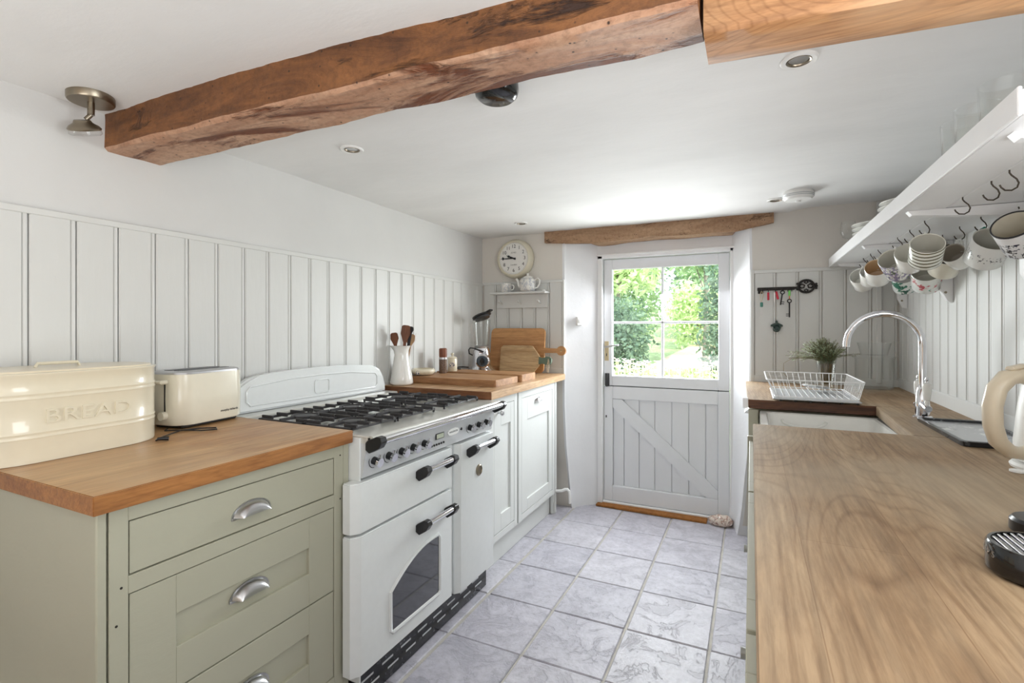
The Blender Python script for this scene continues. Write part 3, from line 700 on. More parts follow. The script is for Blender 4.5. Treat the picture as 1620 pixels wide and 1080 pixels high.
def chamf(x, y0, y1, z0, z1, mat, name, label, left=.028):
    # door front that slopes back at its left end
    b = MB(); xb = RX - .034
    P = [(y0, xb), (y0, x - .020), (y0 + left, x - .001), (y0 + left + .004, x), (y1 - .006, x), (y1, x - .006), (y1, xb)]
    A = [b.b.verts.new((q, p_, z0)) for p_, q in P]; B = [b.b.verts.new((q, p_, z1)) for p_, q in P]
    b.b.faces.new(A); b.b.faces.new(B[::-1])
    for k in range(len(P)): b.b.faces.new((A[k], B[k], B[(k + 1) % len(P)], A[(k + 1) % len(P)]))
    bmesh.ops.bevel(b.b, geom=[e for e in b.b.edges if abs(e.verts[0].co.z - e.verts[1].co.z) < 1e-6 and max(v.co.x for v in e.verts) > xb + .003], offset=.004, segments=2, affect='EDGES')
    return part(name, b, mat, R, label)
g = chamf(RX + .016, 1.212, 1.786, .600, .764, 'enamel', 'grill_drawer', 'white grill drawer front'); rail(g, 1.545, 1.735, RX + .016, .728, .042)
od = chamf(RX + .016, 1.212, 1.786, .140, .592, 'enamel', 'oven_door', 'white oven door with arched window'); rail(od, 1.545, 1.735, RX + .016, .527, .042)
rd = chamf(RX + .016, 1.832, 2.160, .118, .764, 'enamel', 'oven_door', 'tall narrow white oven door', .022); rail(rd, 1.915, 2.105, RX + .016, .730, .040)
part('divider', MB().box(RX - .03, RX - .012, 1.788, 1.830, .13, .766, .002), 'enamel', R)
part('side_trim', MB().box(-1.80, RX - .004, 1.256, 1.262, .10, .905, .001), 'enamel', R)
y0, y1, z0, zs, zt = 1.385, 1.690, .200, .395, .440
ar = [(y0 + .012, z0), (y1 - .012, z0), (y1, z0 + .012), (y1, zt - .014), (y1 - .014, zt)] + [(y0 + (y1 - y0) * (.80 - .8 * k / 8), zt - (zt - .345) * (k / 8) ** 1.9) for k in range(0, 9)] + [(y0, z0 + .012)]
part('oven_window', MB().prism(ar, 'x', RX + .012, RX + .0175), 'oven_glass', od, 'dark arched oven window')
part('window_surround', MB().tube([(RX + .017, y, z) for y, z in ar], .0075, 8, True), 'enamel', od)
b = MB()
for z_ in (.265, .33): b.cyl((RX + .0176, y0 + .02, z_), (RX + .0176, y1 - .02, z_), .0006, n=6)
part('roundel', MB().lathe([(0, 0), (.026, 0), (.026, .005), (.020, .008), (.018, .004), (0, .005)], mat=Matrix.Translation((RX + .016, 2.012, .613)) @ Matrix.Rotation(pi / 2, 4, 'Y'), n=24), 'nickel', rd, 'round metal roundel')

# ================================================================== FAR LEFT UNIT AND WORKTOP
XG = -1.212
U2 = thing('base_unit', 'pale base unit with two doors between range and doorway', 'cabinet', (-1.55, 2.75, 0))
part('carcass', MB().box(-1.86, XG - .022, 2.20, 3.30, .14, .90), 'sage_pale', U2)
part('face_frame', MB().box(XG - .022, XG, 2.195, 2.312, .14, .902, .001).box(XG - .022, XG, 2.560, 2.600, .14, .902, .001).box(XG - .022, XG, 2.618, 2.660, .14, .902, .001).box(XG - .022, XG, 3.160, 3.205, .14, .902, .001)
     .box(XG - .022, XG, 2.312, 2.56, .858, .902, .001).box(XG - .022, XG, 2.66, 3.16, .858, .902, .001).box(XG - .022, XG, 2.312, 2.56, .14, .176, .001).box(XG - .022, XG, 2.66, 3.16, .14, .176, .001), 'sage_pale', U2)
part('shadow_gap', MB().box(XG - .024, XG - .0215, 2.30, 3.17, .15, .87).box(XG - .02, XG - .008, 2.601, 2.617, .14, .90), 'dark_gap', U2)
part('end_panel', MB().box(-1.86, XG + .001, 3.213, 3.235, 0, .902, .001), 'sage_pale', U2)
part('plinth', MB().box(XG - .055, XG - .035, 2.17, 3.20, 0.001, .145, .001), 'sage_pale', U2)
part('foot', MB().box(XG - .03, XG - .01, 3.20, 3.213, 0, .145, .001), 'sage_pale', U2)
e1 = shaker(U2, 'cupboard_door', XG - .001, 2.315, 2.558, .180, .855, (2.395, 2.515, .270, .745), 'sage_pale')
part('knob', MB().lathe([(0, 0), (.007, 0), (.006, .012), (.013, .018), (.015, .026), (.010, .032), (0, .033)], mat=Matrix.Translation((XG, 2.36, .818)) @ Matrix.Rotation(pi / 2, 4, 'Y'), n=16), 'satin', e1, 'round nickel knob')
e2 = shaker(U2, 'cupboard_door', XG - .001, 2.663, 3.157, .180, .855, (2.745, 3.100, .245, .722), 'sage_pale'); cup(e2, 2.905, .815, XG - .001, .85)
W2 = thing('worktop', 'pale oak worktop under the chopping boards in the far left corner', 'worktop', (-1.55, 2.8, .905))
b = MB().prism([(-1.875, 2.215), (-1.176, 2.215), (-1.190, 3.30), (-1.196, 3.372), (-1.875, 3.380)], 'z', .905, .945)
bmesh.ops.bevel(b.b, geom=list(b.b.edges), offset=.002, segments=2, affect='EDGES')
for f in b.b.faces:
    f.normal_update(); f.material_index = 1 if (abs(f.normal.y) > .5 and f.calc_center_median().y < 2.3) else 0
part('slab', b, ['oak_far', 'oak_far_end'], W2)
solo('copper_pipe', MB().tube([(-1.2135, 3.225, .150), (-1.17, 3.232, .156), (-1.148, 3.235, .168), (-1.130, 3.235, .170), (-1.118, 3.235, .158), (-1.115, 3.237, .13), (-1.115, 3.240, .075)], .0095, 10), 'plastic',
     'white painted bent pipe end by the foot of the far left cabinet', 'pipe')

ZW = .9455
# jug with spoons
JG = thing('jug', 'tall tapered off-white ceramic jug holding wooden utensils', 'jug', (-1.803, 2.302, ZW), (0, 0, radians(20)))
b = MB().lathe([(0, .004), (.056, 0), (.064, .006), (.066, .014), (.060, .05), (.046, .13), (.040, .17), (.0405, .195), (.047, .214), (.052, .222), (.049, .222), (.043, .208), (.036, .19), (.036, .16), (.055, .03), (0, .02)], n=32)
for v in b.b.verts:
    if v.co.z > .18:
        a = math.atan2(v.co.y, v.co.x); k = math.exp(-((abs(a) - pi) / .35) ** 2) * (v.co.z - .18) / .04
        v.co.x -= .020 * k
local('body', b, 'ceramic', JG, smooth=50)
def paddle(hw, L_, mat, label, loc, rot, hh=.07, name='wooden_spatula', th_=.006):
    P = [(-.006, 0), (.006, 0), (.007, L_ - hh), (hw, L_ - hh * .5), (hw * .85, L_ - .006), (hw * .5, L_), (-hw * .5, L_), (-hw * .85, L_ - .006), (-hw, L_ - hh * .5), (-.007, L_ - hh)]
    b = MB().prism(P, 'y', -th_ / 2, th_ / 2); bmesh.ops.bevel(b.b, geom=list(b.b.edges), offset=.0018, segments=2, affect='EDGES')
    solo(name, b, mat, label, 'utensil', loc, rot, 'utensils in the off-white jug')
paddle(.028, .305, 'spoon', 'dark wooden spatula standing highest in the jug', (-1.801, 2.300, ZW + .035), (0, radians(5), radians(25)), .10)
paddle(.026, .268, 'spoon', 'dark wooden spatula at the left of the jug', (-1.808, 2.292, ZW + .03), (radians(2), radians(-7), radians(10)), .07)
paddle(.026, .262, 'spoon_pale', 'pale wooden spatula at the right of the jug', (-1.798, 2.319, ZW + .03), (radians(-2), radians(9), radians(40)), .07)
paddle(.017, .300, 'iron', 'dark grey utensil tip behind the tall spatula in the jug', (-1.803, 2.319, ZW + .035), (radians(-3), radians(8), radians(20)), .04, 'spatula')
solo('metal_server', MB().prism([(-.006, 0), (.006, 0), (.005, .2), (.013, .235), (.002, .275), (-.010, .25), (-.005, .2)], 'y', -.001, .001), 'satin', 'thin metal blade leaning out of the jug to the right', 'utensil',
     (-1.805, 2.317, ZW + .03), (radians(-4), radians(15), radians(30)), 'utensils in the off-white jug')
# chopping boards lying flat
def slab_board(name, x0, x1, y0, y1, z0, z1, mat, label, bev=.006, rot=0):
    cx_, cy_ = (x0 + x1) / 2, (y0 + y1) / 2
    b = MB().prism(rrect(x0 - cx_, x1 - cx_, y0 - cy_, y1 - cy_, .012, 3), 'z', 0, z1 - z0)
    bmesh.ops.bevel(b.b, geom=[e for e in b.b.edges if abs(e.verts[0].co.z - e.verts[1].co.z) < 1e-6], offset=bev * .4, segments=2, affect='EDGES')
    return solo(name, b, mat, label, 'chopping board', (cx_, cy_, z0), (0, 0, rot), 'chopping boards')
slab_board('chopping_board', -1.855, -1.252, 2.402, 2.700, ZW, .983, 'board_dark', 'thick butcher-block chopping board lying flat nearest the range')
slab_board('chopping_board', -1.845, -1.236, 2.712, 2.930, ZW, .989, 'board_dark', 'thick chopping board lying flat just behind the front one')
ZB1, ZB2 = .9835, .9895
# bowl, mill, pot
BW = thing('serving_bowl', 'small cream bowl with a flower medallion beside the jug', 'bowl', (-1.795, 2.50, ZB1))
local('body', MB().lathe([(0, .002), (.035, 0), (.058, .006), (.072, .020), (.073, .032), (.066, .040), (.060, .040), (.064, .030), (.055, .012), (0, .008)], n=32), 'cream', BW, smooth=50)
local('medallion', MB().lathe([(0, 0), (.012, 0), (.012, .002), (0, .002)], mat=Matrix.Translation((.012, -.0715, .021)) @ Matrix.Rotation(radians(8), 4, 'Z') @ Matrix.Rotation(pi / 2, 4, 'X'), n=16), 'blueflower', BW, 'blue and red flower medallion')
ML = thing('pepper_mill', 'wood and clear glass pepper mill standing beside the lidded pot', 'pepper mill', (-1.765, 2.67, ZB1))
local('grinder_body', MB().lathe([(0, 0), (.025, 0), (.025, .088), (0, .088)], n=24), 'pepper', ML, 'dark glass body full of peppercorns')
local('collar', MB().lathe([(.0, .0885), (.0262, .0885), (.0262, .1), (0, .1)], n=24), 'satin', ML, 'bright metal collar')
local('top', MB().lathe([(0, .1005), (.024, .1005), (.0255, .112), (.0255, .152), (.020, .158), (0, .158)], n=24), 'mill', ML, 'reddish wooden top')
PT = thing('lidded_pot', 'small cream lidded pot with a dark flower medallion', 'pot', (-1.755, 2.765, ZB2))
local('body', MB().lathe([(0, 0), (.028, 0), (.031, .004), (.031, .078), (.028, .082), (0, .082)], n=28), 'cream', PT, smooth=50)
local('lid', MB().lathe([(0, .0825), (.030, .0825), (.031, .086), (.022, .093), (.006, .096), (.006, .102), (.011, .108), (.010, .116), (0, .119)], n=28), 'cream', PT, smooth=50)
local('medallion', MB().lathe([(0, 0), (.018, 0), (.018, .002), (0, .002)], mat=Matrix.Translation((.014, -.0285, .040)) @ Matrix.Rotation(radians(25), 4, 'Z') @ Matrix.Rotation(pi / 2, 4, 'X'), n=16), 'blueflower', PT, 'dark flower medallion')
# blender
BL = thing('blender', 'retro chrome blender with a clear jug and tilted black lid', 'blender', (-1.725, 3.10, ZW), (0, 0, radians(-6)))
BL.scale = (1.12, 1.12, 1.1)
local('base', MB().lathe([(0, 0), (.098, 0), (.100, .012), (.092, .026), (.072, .040), (.066, .050), (0, .052)], n=36), 'chrome', BL, smooth=50)
local('motor_housing', MB().lathe([(0, .05), (.060, .05), (.058, .08), (.056, .13), (.050, .160), (.046, .166), (0, .166)], n=36), 'chrome', BL, smooth=50)
dl = local('dial_housing', MB().lathe([(0, 0), (.045, 0), (.048, .02), (.044, .034), (.038, .036), (.036, .030), (0, .030)], mat=Matrix.Translation((.052, -.048, .088)) @ Matrix.Rotation(radians(20), 4, 'Z') @ Matrix.Rotation(pi / 2, 4, 'X'), n=28), 'chrome', BL, smooth=50)
dm = Matrix.Translation((.062, -.078, .088)) @ Matrix.Rotation(radians(20), 4, 'Z') @ Matrix.Rotation(pi / 2, 4, 'X')
local('dial_face', MB().lathe([(0, 0), (.034, 0), (.034, .003), (0, .003)], mat=dm, n=24), 'dial_grey', BL, 'dark dial face')
local('dial_knob', MB().lathe([(0, .003), (.015, .003), (.013, .016), (0, .016)], mat=dm, n=20).box(-.005, .005, -.022, .022, .010, .020, .001, mat=dm), 'black', BL, 'black dial knob')
local('jug', MB().lathe([(.036, .17), (.044, .175), (.048, .22), (.054, .28), (.057, .345), (.058, .350), (.055, .350), (.051, .28), (.045, .22), (.040, .18), (0, .176)], n=32), 'glass_ware', BL, 'clear glass jug', smooth=50)
local('jug_collar', MB().lathe([(0, .166), (.044, .166), (.046, .178), (.040, .182), (0, .182)], n=24), 'satin', BL)
local('jug_handle', MB().tube([(-.052, 0, .33), (-.085, 0, .335), (-.092, 0, .30), (-.090, 0, .24), (-.075, 0, .20), (-.046, 0, .20)], .008, 8), 'glass_ware', BL)
lm = Matrix.Translation((.004, 0, .366)) @ Matrix.Rotation(radians(-24), 4, 'Y')
local('lid', MB().lathe([(0, -.014), (.048, -.014), (.050, 0), (.062, .002), (.062, .012), (.030, .018), (.022, .022), (0, .022)], mat=lm, n=28).box(.03, .085, -.016, .016, .006, .018, .003, mat=lm), 'black', BL, 'black rubber lid tilted open')
local('strap', MB().tube([(-.052, -.010, .115), (-.074, -.03, .13), (-.078, -.03, .155), (-.055, -.045, .168), (-.01, -.062, .166), (.03, -.06, .155), (.05, -.05, .145)], .004, 8), 'black', BL, 'black cord looped round housing')
part('cord', MB().tube([(-1.815, 3.09, .985), (-1.83, 3.05, .99), (-1.833, 3.0, .992), (-1.828, 2.95, .990), (-1.80, 2.92, .988), (-1.77, 2.92, .988)], .0045, 8), 'black', BL, 'black cord')
# leaning boards
LB = thing('chopping_board', 'large honey wooden paddle board leaning against the beadboard', 'chopping board', (-1.55, 3.300, ZW), (radians(-7), 0, 0), 'chopping boards')
P = rrect(-.215, .218, 0.004, .325, .030, 5)
b = MB().prism(P, 'y', -.009, .009); bmesh.ops.bevel(b.b, geom=[e for e in b.b.edges if abs(e.verts[0].co.y - e.verts[1].co.y) < 1e-6], offset=.004, segments=2, affect='EDGES')
local('blade', b, 'board_honey', LB)
b = MB(); hc = (.345, .165); P = [(.216, .148), (.312, .150)] + [(hc[0] + .034 * cos(a), hc[1] + .034 * sin(a)) for a in [radians(-150 + 300 * k / 14) for k in range(15)]] + [(.312, .180), (.216, .184)]
b.prism(P, 'y', -.008, .008); local('handle', b, 'board_honey', LB)
local('hanging_hole', MB().lathe([(0, 0), (.009, 0), (.009, .0015), (0, .0015)], mat=Matrix.Translation((hc[0], -.008, hc[1])) @ Matrix.Rotation(pi / 2, 4, 'X'), n=16), 'board_pale', LB, 'pale hanging hole')
SB = thing('chopping_board', 'small pale board with clipped corners and a grey-green painted handle', 'chopping board', (-1.50, 3.225, ZW), (radians(-9), 0, 0), 'chopping boards')
P = [(-.145, .02), (-.13, .003), (.115, .003), (.160, .06), (.160, .13), (.105, .197), (.09, .202), (-.125, .202), (-.145, .185)]
b = MB().prism(P, 'y', -.008, .008); bmesh.ops.bevel(b.b, geom=[e for e in b.b.edges if abs(e.verts[0].co.y - e.verts[1].co.y) < 1e-6], offset=.003, segments=2, affect='EDGES')
local('blade', b, 'board_pale', SB)
local('handle', MB().prism([(.159, .072), (.185, .078), (.215, .068), (.240, .070), (.252, .085), (.252, .112), (.240, .125), (.215, .126), (.185, .116), (.159, .124)], 'y', -.0085, .0085), 'green_leather', SB, 'grey-green painted handle')
local('cord_loop', MB().tube([(.232, -.012, .11), (.226, -.014, .06), (.229, -.014, .02), (.236, -.014, .015), (.240, -.014, .05), (.236, -.012, .10)], .0028, 6), 'rope', SB)
# wall clock
CK = thing('wall_clock', 'round cream wall clock with black numerals above the little shelf', 'clock', (-1.588, 3.398, 1.786))
RM = Matrix.Rotation(pi / 2, 4, 'X')
local('case', MB().lathe([(0, 0), (.142, 0), (.146, .008), (.146, .030), (.138, .055), (.128, .066), (.122, .068), (.119, .062), (.118, .054), (0, .054)], mat=RM, n=56), 'clock_case', CK, smooth=50)
fc = local('dial', MB().lathe([(0, .0541), (.1178, .0541), (.1178, .0555), (0, .0555)], mat=RM, n=48), 'clock_face', CK)
bm = bmesh.new()
for h in range(1, 13):
    a = pi / 2 - h * pi / 6; t = text_bm(str(h), .036, .0004); t.transform(Matrix.Translation((.089 * cos(a), -.056, .089 * sin(a))) @ FACE_NY)
    me = bpy.data.meshes.new('n'); t.to_mesh(me); t.free(); bm.from_mesh(me); bpy.data.meshes.remove(me)
local('numerals', bm, 'ink', fc, 'black numerals')
b = MB()
for k in range(60):
    a = k * pi / 30; L_ = .005; b.box(.110, .110 + L_, -.0006, .0006, -.0562, -.0556, mat=Matrix.Rotation(pi / 2, 4, 'X') @ Matrix.Rotation(a, 4, 'Z') @ Matrix.Translation((0, 0, .1118)))
local('minute_marks', b, 'ink', fc, kind='stuff')
lettering('lettering', 'JONES', .015, fc, (0, -.0562, .043), FACE_NY, 'ink_grey', .0003, world=False)
lettering('lettering', 'London', .017, fc, (0, -.0562, -.046), FACE_NY, 'ink_grey', .0003, .3, world=False)
def hand(L_, w_, ang, yy, tail=.02, bulb=None):
    b = MB().prism([(-tail, -w_), (-tail, w_), (L_ * .6, w_ * .8), (L_, .0012), (L_, -.0012), (L_ * .6, -w_ * .8)], 'y', yy - .0012, yy)
    if bulb: b.lathe([(0, 0), (.009, 0), (.009, .0014), (0, .0014)], mat=Matrix.Translation((bulb, yy, 0)) @ RM, n=14)
    b.b.transform(Matrix.Rotation(-ang, 4, 'Y')); return b
local('hour_hand', hand(.062, .0062, radians(158), -.060, bulb=.042), 'ink', CK); local('minute_hand', hand(.104, .0045, radians(180), -.063, bulb=.083), 'ink', CK)
# peg shelf with tea things
PS = thing('peg_shelf', 'small cream wall shelf with three pegs under the clock', 'shelf', (-1.545, 3.386, 1.45))
part('backboard', MB().box(-1.742, -1.330, 3.372, 3.388, 1.420, 1.520, .002), 'bead', PS)
part('ledge', MB().box(-1.762, -1.318, 3.290, 3.388, 1.520, 1.535, .003), 'bead', PS)
for x_ in (-1.70, -1.543, -1.386):
    part('peg', MB().tube([(x_, 3.372, 1.452), (x_ + .001, 3.345, 1.458), (x_ + .001, 3.328, 1.466), (x_ + .001, 3.320, 1.470)], [.006, .006, .010, .007], 10), 'bead', PS)
ZS = 1.5355
CP = thing('small_jug', 'small grey-glazed cup left of the teapot on the peg shelf', 'cup', (-1.645, 3.335, ZS))
local('body', MB().lathe([(0, 0), (.036, 0), (.040, .004), (.041, .066), (.038, .066), (.036, .01), (0, .008)], n=28), 'greystripe', CP, smooth=50)
local('handle', MB().tube([(.038, 0, .055), (.058, 0, .052), (.064, 0, .036), (.056, 0, .020), (.038, 0, .016)], .0045, 8), 'ceramic', CP)
TP = thing('teapot', 'white grey-glazed teapot with a domed lid on the peg shelf', 'teapot', (-1.470, 3.335, ZS))
local('body', MB().lathe([(0, 0), (.044, 0), (.056, .008), (.060, .03), (.060, .075), (.052, .092), (.040, .098), (0, .098)], n=32), 'greystripe', TP, smooth=50)
local('spout', MB().tube([(-.055, 0, .035), (-.070, 0, .05), (-.078, 0, .08), (-.092, 0, .098)], [.016, .013, .010, .008], 10), 'ceramic', TP)
local('handle', MB().tube([(.055, 0, .085), (.078, 0, .096), (.094, 0, .080), (.092, 0, .055), (.076, 0, .030), (.056, 0, .022)], .0055, 8), 'ceramic', TP)
local('lid', MB().lathe([(0, .0985), (.042, .0985), (.038, .106), (.015, .114), (.006, .116), (.006, .120), (.010, .126), (.009, .134), (0, .137)], n=28), 'ceramic', TP, smooth=50)
solo('small_dish', MB().lathe([(0, 0), (.012, 0), (.015, .006), (.012, .009), (0, .008)], n=16), 'ceramic', 'tiny white dish at the right end of the peg shelf', 'dish', (-1.345, 3.33, ZS))
sw = thing('light_switch', 'small white switch box on the left door reveal', 'switch', (-1.115, 3.452, 1.32))
part('box', MB().box(-.008, .022, -.020, .020, -.032, .032, .004, mat=Matrix.Translation((-1.118, 3.447, 1.32)) @ Matrix.Rotation(radians(-56), 4, 'Z')), 'plastic', sw); part('rocker', MB().box(.0215, .025, -.008, .008, -.012, .012, .001, mat=Matrix.Translation((-1.118, 3.447, 1.32)) @ Matrix.Rotation(radians(-56), 4, 'Z')), 'plastic', sw)
# stone doorstop
b = MB(); bmesh.ops.create_icosphere(b.b, subdivisions=4, radius=1)
for v in b.b.verts:
    n_ = 1 + .16 * noise.noise(v.co * 1.8) + .05 * noise.noise(v.co * 6); v.co = Vector((v.co.x * .074 * n_, v.co.y * .045 * n_, max(-.028, v.co.z * .040 * n_)))
solo('doorstop_stone', b, 'marble', 'pink and white veined stone at the right foot of the door', 'stone', (-.175, 3.478, .030), smooth=60)

# ================================================================== RIGHT-HAND RUN
ZT = .930
U3 = thing('base_unit', 'painted base unit under the near end of the right-hand worktop', 'cabinet', (.35, .9, 0))
part('carcass', MB().box(.012, .72, .05, 1.925, .12, .885), 'sage', U3); part('plinth', MB().box(.05, .07, .05, 1.925, .001, .12), 'sage', U3)
for a, c_ in ((.10, .70), (.71, 1.31), (1.32, 1.915)):
    q = shaker(U3, 'cupboard_door', -.006, a, c_, .14, .875, (a + .08, c_ - .08, .22, .79), 'sage', facing=-1)
    part('knob', MB().cyl((-.007, c_ - .05, .52), (-.022, c_ - .05, .52), .011, .013, 14), 'satin', q, 'round nickel knob')
U4 = thing('base_unit', 'painted base unit carrying the white sink', 'cabinet', (.35, 2.3, 0))
part('carcass', MB().box(.012, .72, 1.93, 2.62, .12, .66), 'sage', U4); part('plinth', MB().box(.05, .07, 1.93, 2.62, .001, .12), 'sage', U4)
part('side_post', MB().box(-.012, .03, 2.585, 2.62, .0, .888, .002).box(-.012, .03, 1.93, 1.95, .0, .888, .002), 'sage', U4)
shaker(U4, 'cupboard_door', -.006, 1.96, 2.58, .14, .655, (2.04, 2.50, .22, .57), 'sage', facing=-1)
U5 = thing('base_unit', 'painted base unit at the far right beside the doorway', 'cabinet', (.35, 3.0, 0))
part('carcass', MB().box(.012, .72, 2.625, 3.33, .12, .885), 'sage', U5); part('plinth', MB().box(.05, .07, 2.625, 3.33, .001, .12), 'sage', U5)
q = shaker(U5, 'cupboard_door', -.008, 2.64, 3.22, .14, .872, (2.72, 3.14, .22, .79), 'sage', facing=-1); cup(q, 2.85, .838, -.008, .9, d=-1)
W3 = thing('worktop', 'long worn oak worktop around the white sink on the right', 'worktop', (.35, 1.6, .89))
b = MB()
XS = .455
b.prism([(.005, -.62), (XR - .002, -.62), (XR - .002, 1.945), (.005, 1.945)], 'z', .890, ZT)
b.prism([(XS, 1.9452), (XR - .002, 1.9452), (XR - .002, 2.5638), (XS + .02, 2.5638)], 'z', .890, ZT)
b.prism([(-.012, 2.564), (XR - .002, 2.564), (XR - .002, 3.38), (-.03, 3.38)], 'z', .890, ZT)
bmesh.ops.bevel(b.b, geom=list(b.b.edges), offset=.002, segments=2, affect='EDGES')
for v in b.b.verts:
    if v.co.y > 1.95: v.co.z += .014 * (v.co.y - 1.95) / 1.45
for f in b.b.faces:
    f.normal_update(); f.material_index = 1 if (abs(f.normal.z) < .5 and 1.9 < f.calc_center_median().y < 2.6 and abs(f.normal.y) > .5) else 0
part('slab', b, ['oak_worn', 'wet_edge'], W3)
part('end_cap', MB().box(-.036, -.014, 2.574, 2.598, .893, .940, .001), 'trim', W3, 'white painted end block')
# butler sink
SK = thing('butler_sink', 'white ceramic butler sink set below the worn oak worktop', 'sink', (.25, 2.26, .66))
xo0, xo1, yo0, yo1, zt, zb = .034, .50, 1.925, 2.60, .884, .664
b = MB(); rows = []
def rr3(i, r): return rrect(xo0 + i, xo1 - i, yo0 + i, yo1 - i, r, 5)
for i_, r_, z_ in ((.0, .02, zb), (.0, .02, zt - .006), (.004, .02, zt), (.026, .03, zt), (.032, .03, zt - .006), (.036, .035, zb + .05), (.05, .04, zb + .03), (.08, .04, zb + .025)):
    rows.append([b.b.verts.new((x, y, z_)) for x, y in rr3(i_, r_)])
m = len(rows[0])
for A, B in zip(rows, rows[1:]):
    for k in range(m): b.b.faces.new((A[k], A[(k + 1) % m], B[(k + 1) % m], B[k]))
b.b.faces.new(rows[0][::-1]); b.b.faces.new(rows[-1])
part('basin', b, 'ceramic', SK, smooth=40)
ov = [(.20 + .085 * cos(a), .846 + .030 * sin(a)) for a in [pi + pi * k / 12 for k in range(13)]]
part('overflow', MB().tube([(x + .01, 2.561, z + .008) for x, z in ov], .006, 8), 'ceramic', SK, 'moulded overflow lip')
part('waste', MB().lathe([(0, 0), (.04, 0), (.038, .003), (0, .004)], (.25, 2.26, zb + .0255), 20), 'chrome', SK)
# tap
TA = thing('kitchen_tap', 'tall chrome swan-neck tap with white lever handles', 'tap', (.572, 2.325, .9345))
local('body', MB().lathe([(0, 0), (.030, 0), (.030, .004), (.023, .008), (.022, .04), (.019, .10), (.0165, .104), (.0165, .108), (.013, .112), (0, .112)], n=28), 'chrome', TA, smooth=45)
path = [(0, 0, .11), (0, 0, .18), (0, 0, .262)] + [(-.118 + .118 * cos(a), 0, .268 + .118 * sin(a)) for a in [radians(8 + 172 * k / 18) for k in range(19)]] + [(-.237, 0, .258)]
local('spout', MB().tube(path, [.0125] * 12 + [.0120] * (len(path) - 12), 14), 'chrome', TA, smooth=60)
for s_ in (-1, 1):
    h = local('valve', MB().tube([(0, s_ * .010, .05), (.006 * s_ * 0, s_ * .050, .042), (0, s_ * .062, .040)], [.015, .013, .0115], 14).cyl((0, s_ * .0625, .040), (0, s_ * .070, .040), .013, .011, 14), 'chrome', TA)
    local('lever', MB().lathe([(0, .0), (.006, 0), (.008, .010), (.006, .016), (.010, .020), (.0125, .04), (.0145, .062), (.013, .076), (.008, .080), (0, .081)], (0, s_ * .052, .052), 16), 'ceramic', h, 'white ceramic lever')
    local('finial', MB().lathe([(0, .081), (.006, .082), (.005, .088), (.007, .092), (.004, .100), (0, .101)], (0, s_ * .052, .052), 12), 'chrome', h)
# draining rack
DR = thing('dish_rack', 'white wire dish rack on a grey drip tray behind the sink', 'dish rack', (.25, 2.77, .943))
def rim(z, x0_, x1_, y0_, y1_, r=.02): return [(x, y, z) for x, y in rrect(x0_, x1_, y0_, y1_, r, 4)]
ZR0, ZR1 = .958, 1.034
b = MB().tube(rim(ZR1, .064, .434, 2.535, 3.02), .0028, 6, True); part('top_rail', b, 'wire', DR)
part('bottom_rail', MB().tube(rim(ZR0, .098, .418, 2.556, 2.985), .0024, 6, True), 'wire', DR)
b = MB()
for k in range(13):
    t = k / 12; xa, xb_ = .085 + .33 * t, .108 + .30 * t
    b.tube([(xa, 2.535, ZR1), (xb_, 2.556, ZR0), (xb_, 2.985, ZR0), (xa, 3.02, ZR1)], .0013, 5)
for k in range(17):
    t = k / 16; ya, yb = 2.556 + .44 * t, 2.575 + .395 * t
    b.tube([(.064, ya, ZR1), (.098, yb, ZR0)], .0013, 5); b.tube([(.434, ya, ZR1), (.418, yb, ZR0)], .0013, 5)
part('wires', b, 'wire', DR, kind='stuff')
part('drip_tray', MB().box(.088, .425, 2.548, 2.99, .9445, .951, .003), 'vent', DR, 'grey drip tray')
b = MB()
for k in range(6): b.cyl((.12 + k * .058, 2.556, .938), (.12 + k * .058, 2.556, .950), .006, n=8)
part('feet', b, 'black', DR, 'dark rubber feet')
solo('drying_plate', MB().lathe([(0, 0), (.045, 0), (.062, .006), (.061, .008), (.044, .003), (0, .003)], n=32), 'ceramic', 'small white dish tilted inside the wire rack', 'dish', (.285, 2.86, .974), (radians(-10), radians(6), 0))
# rosemary in a glass
GV = thing('drinking_glass', 'tapered clear glass holding cut rosemary behind the dish rack', 'glass', (.362, 3.14, .9435))
local('bowl', MB().lathe([(0, .006), (.028, .0), (.031, .004), (.040, .08), (.048, .150), (.0465, .150), (.038, .08), (.028, .012), (0, .012)], n=28), 'glass_ware', GV, smooth=60)
RS = thing('rosemary_bunch', 'bushy bunch of grey-green rosemary sprigs standing in a glass', 'herbs', (.362, 3.14, .958))
rnd = random.Random(3); bs, bl = MB(), MB()
ends = []
for k in range(120):
    a = rnd.uniform(0, 2 * pi); L_ = rnd.uniform(.01, .120); up_ = rnd.uniform(.6, 1.0) * sqrt(max(0, 1 - (L_ / .135) ** 2)) * .125
    ends.append((L_ * cos(a) - .020, L_ * sin(a) * .6, .138 + up_))
for k in range(12): ends.append((-rnd.uniform(.10, .21), rnd.uniform(-.06, .02), rnd.uniform(.125, .185)))
ends += [(.13, -.03, .165), (.15, -.02, .175), (-.02, 0, .235), (0, 0, .225), (.045, 0, .215), (-.05, .01, .215)]
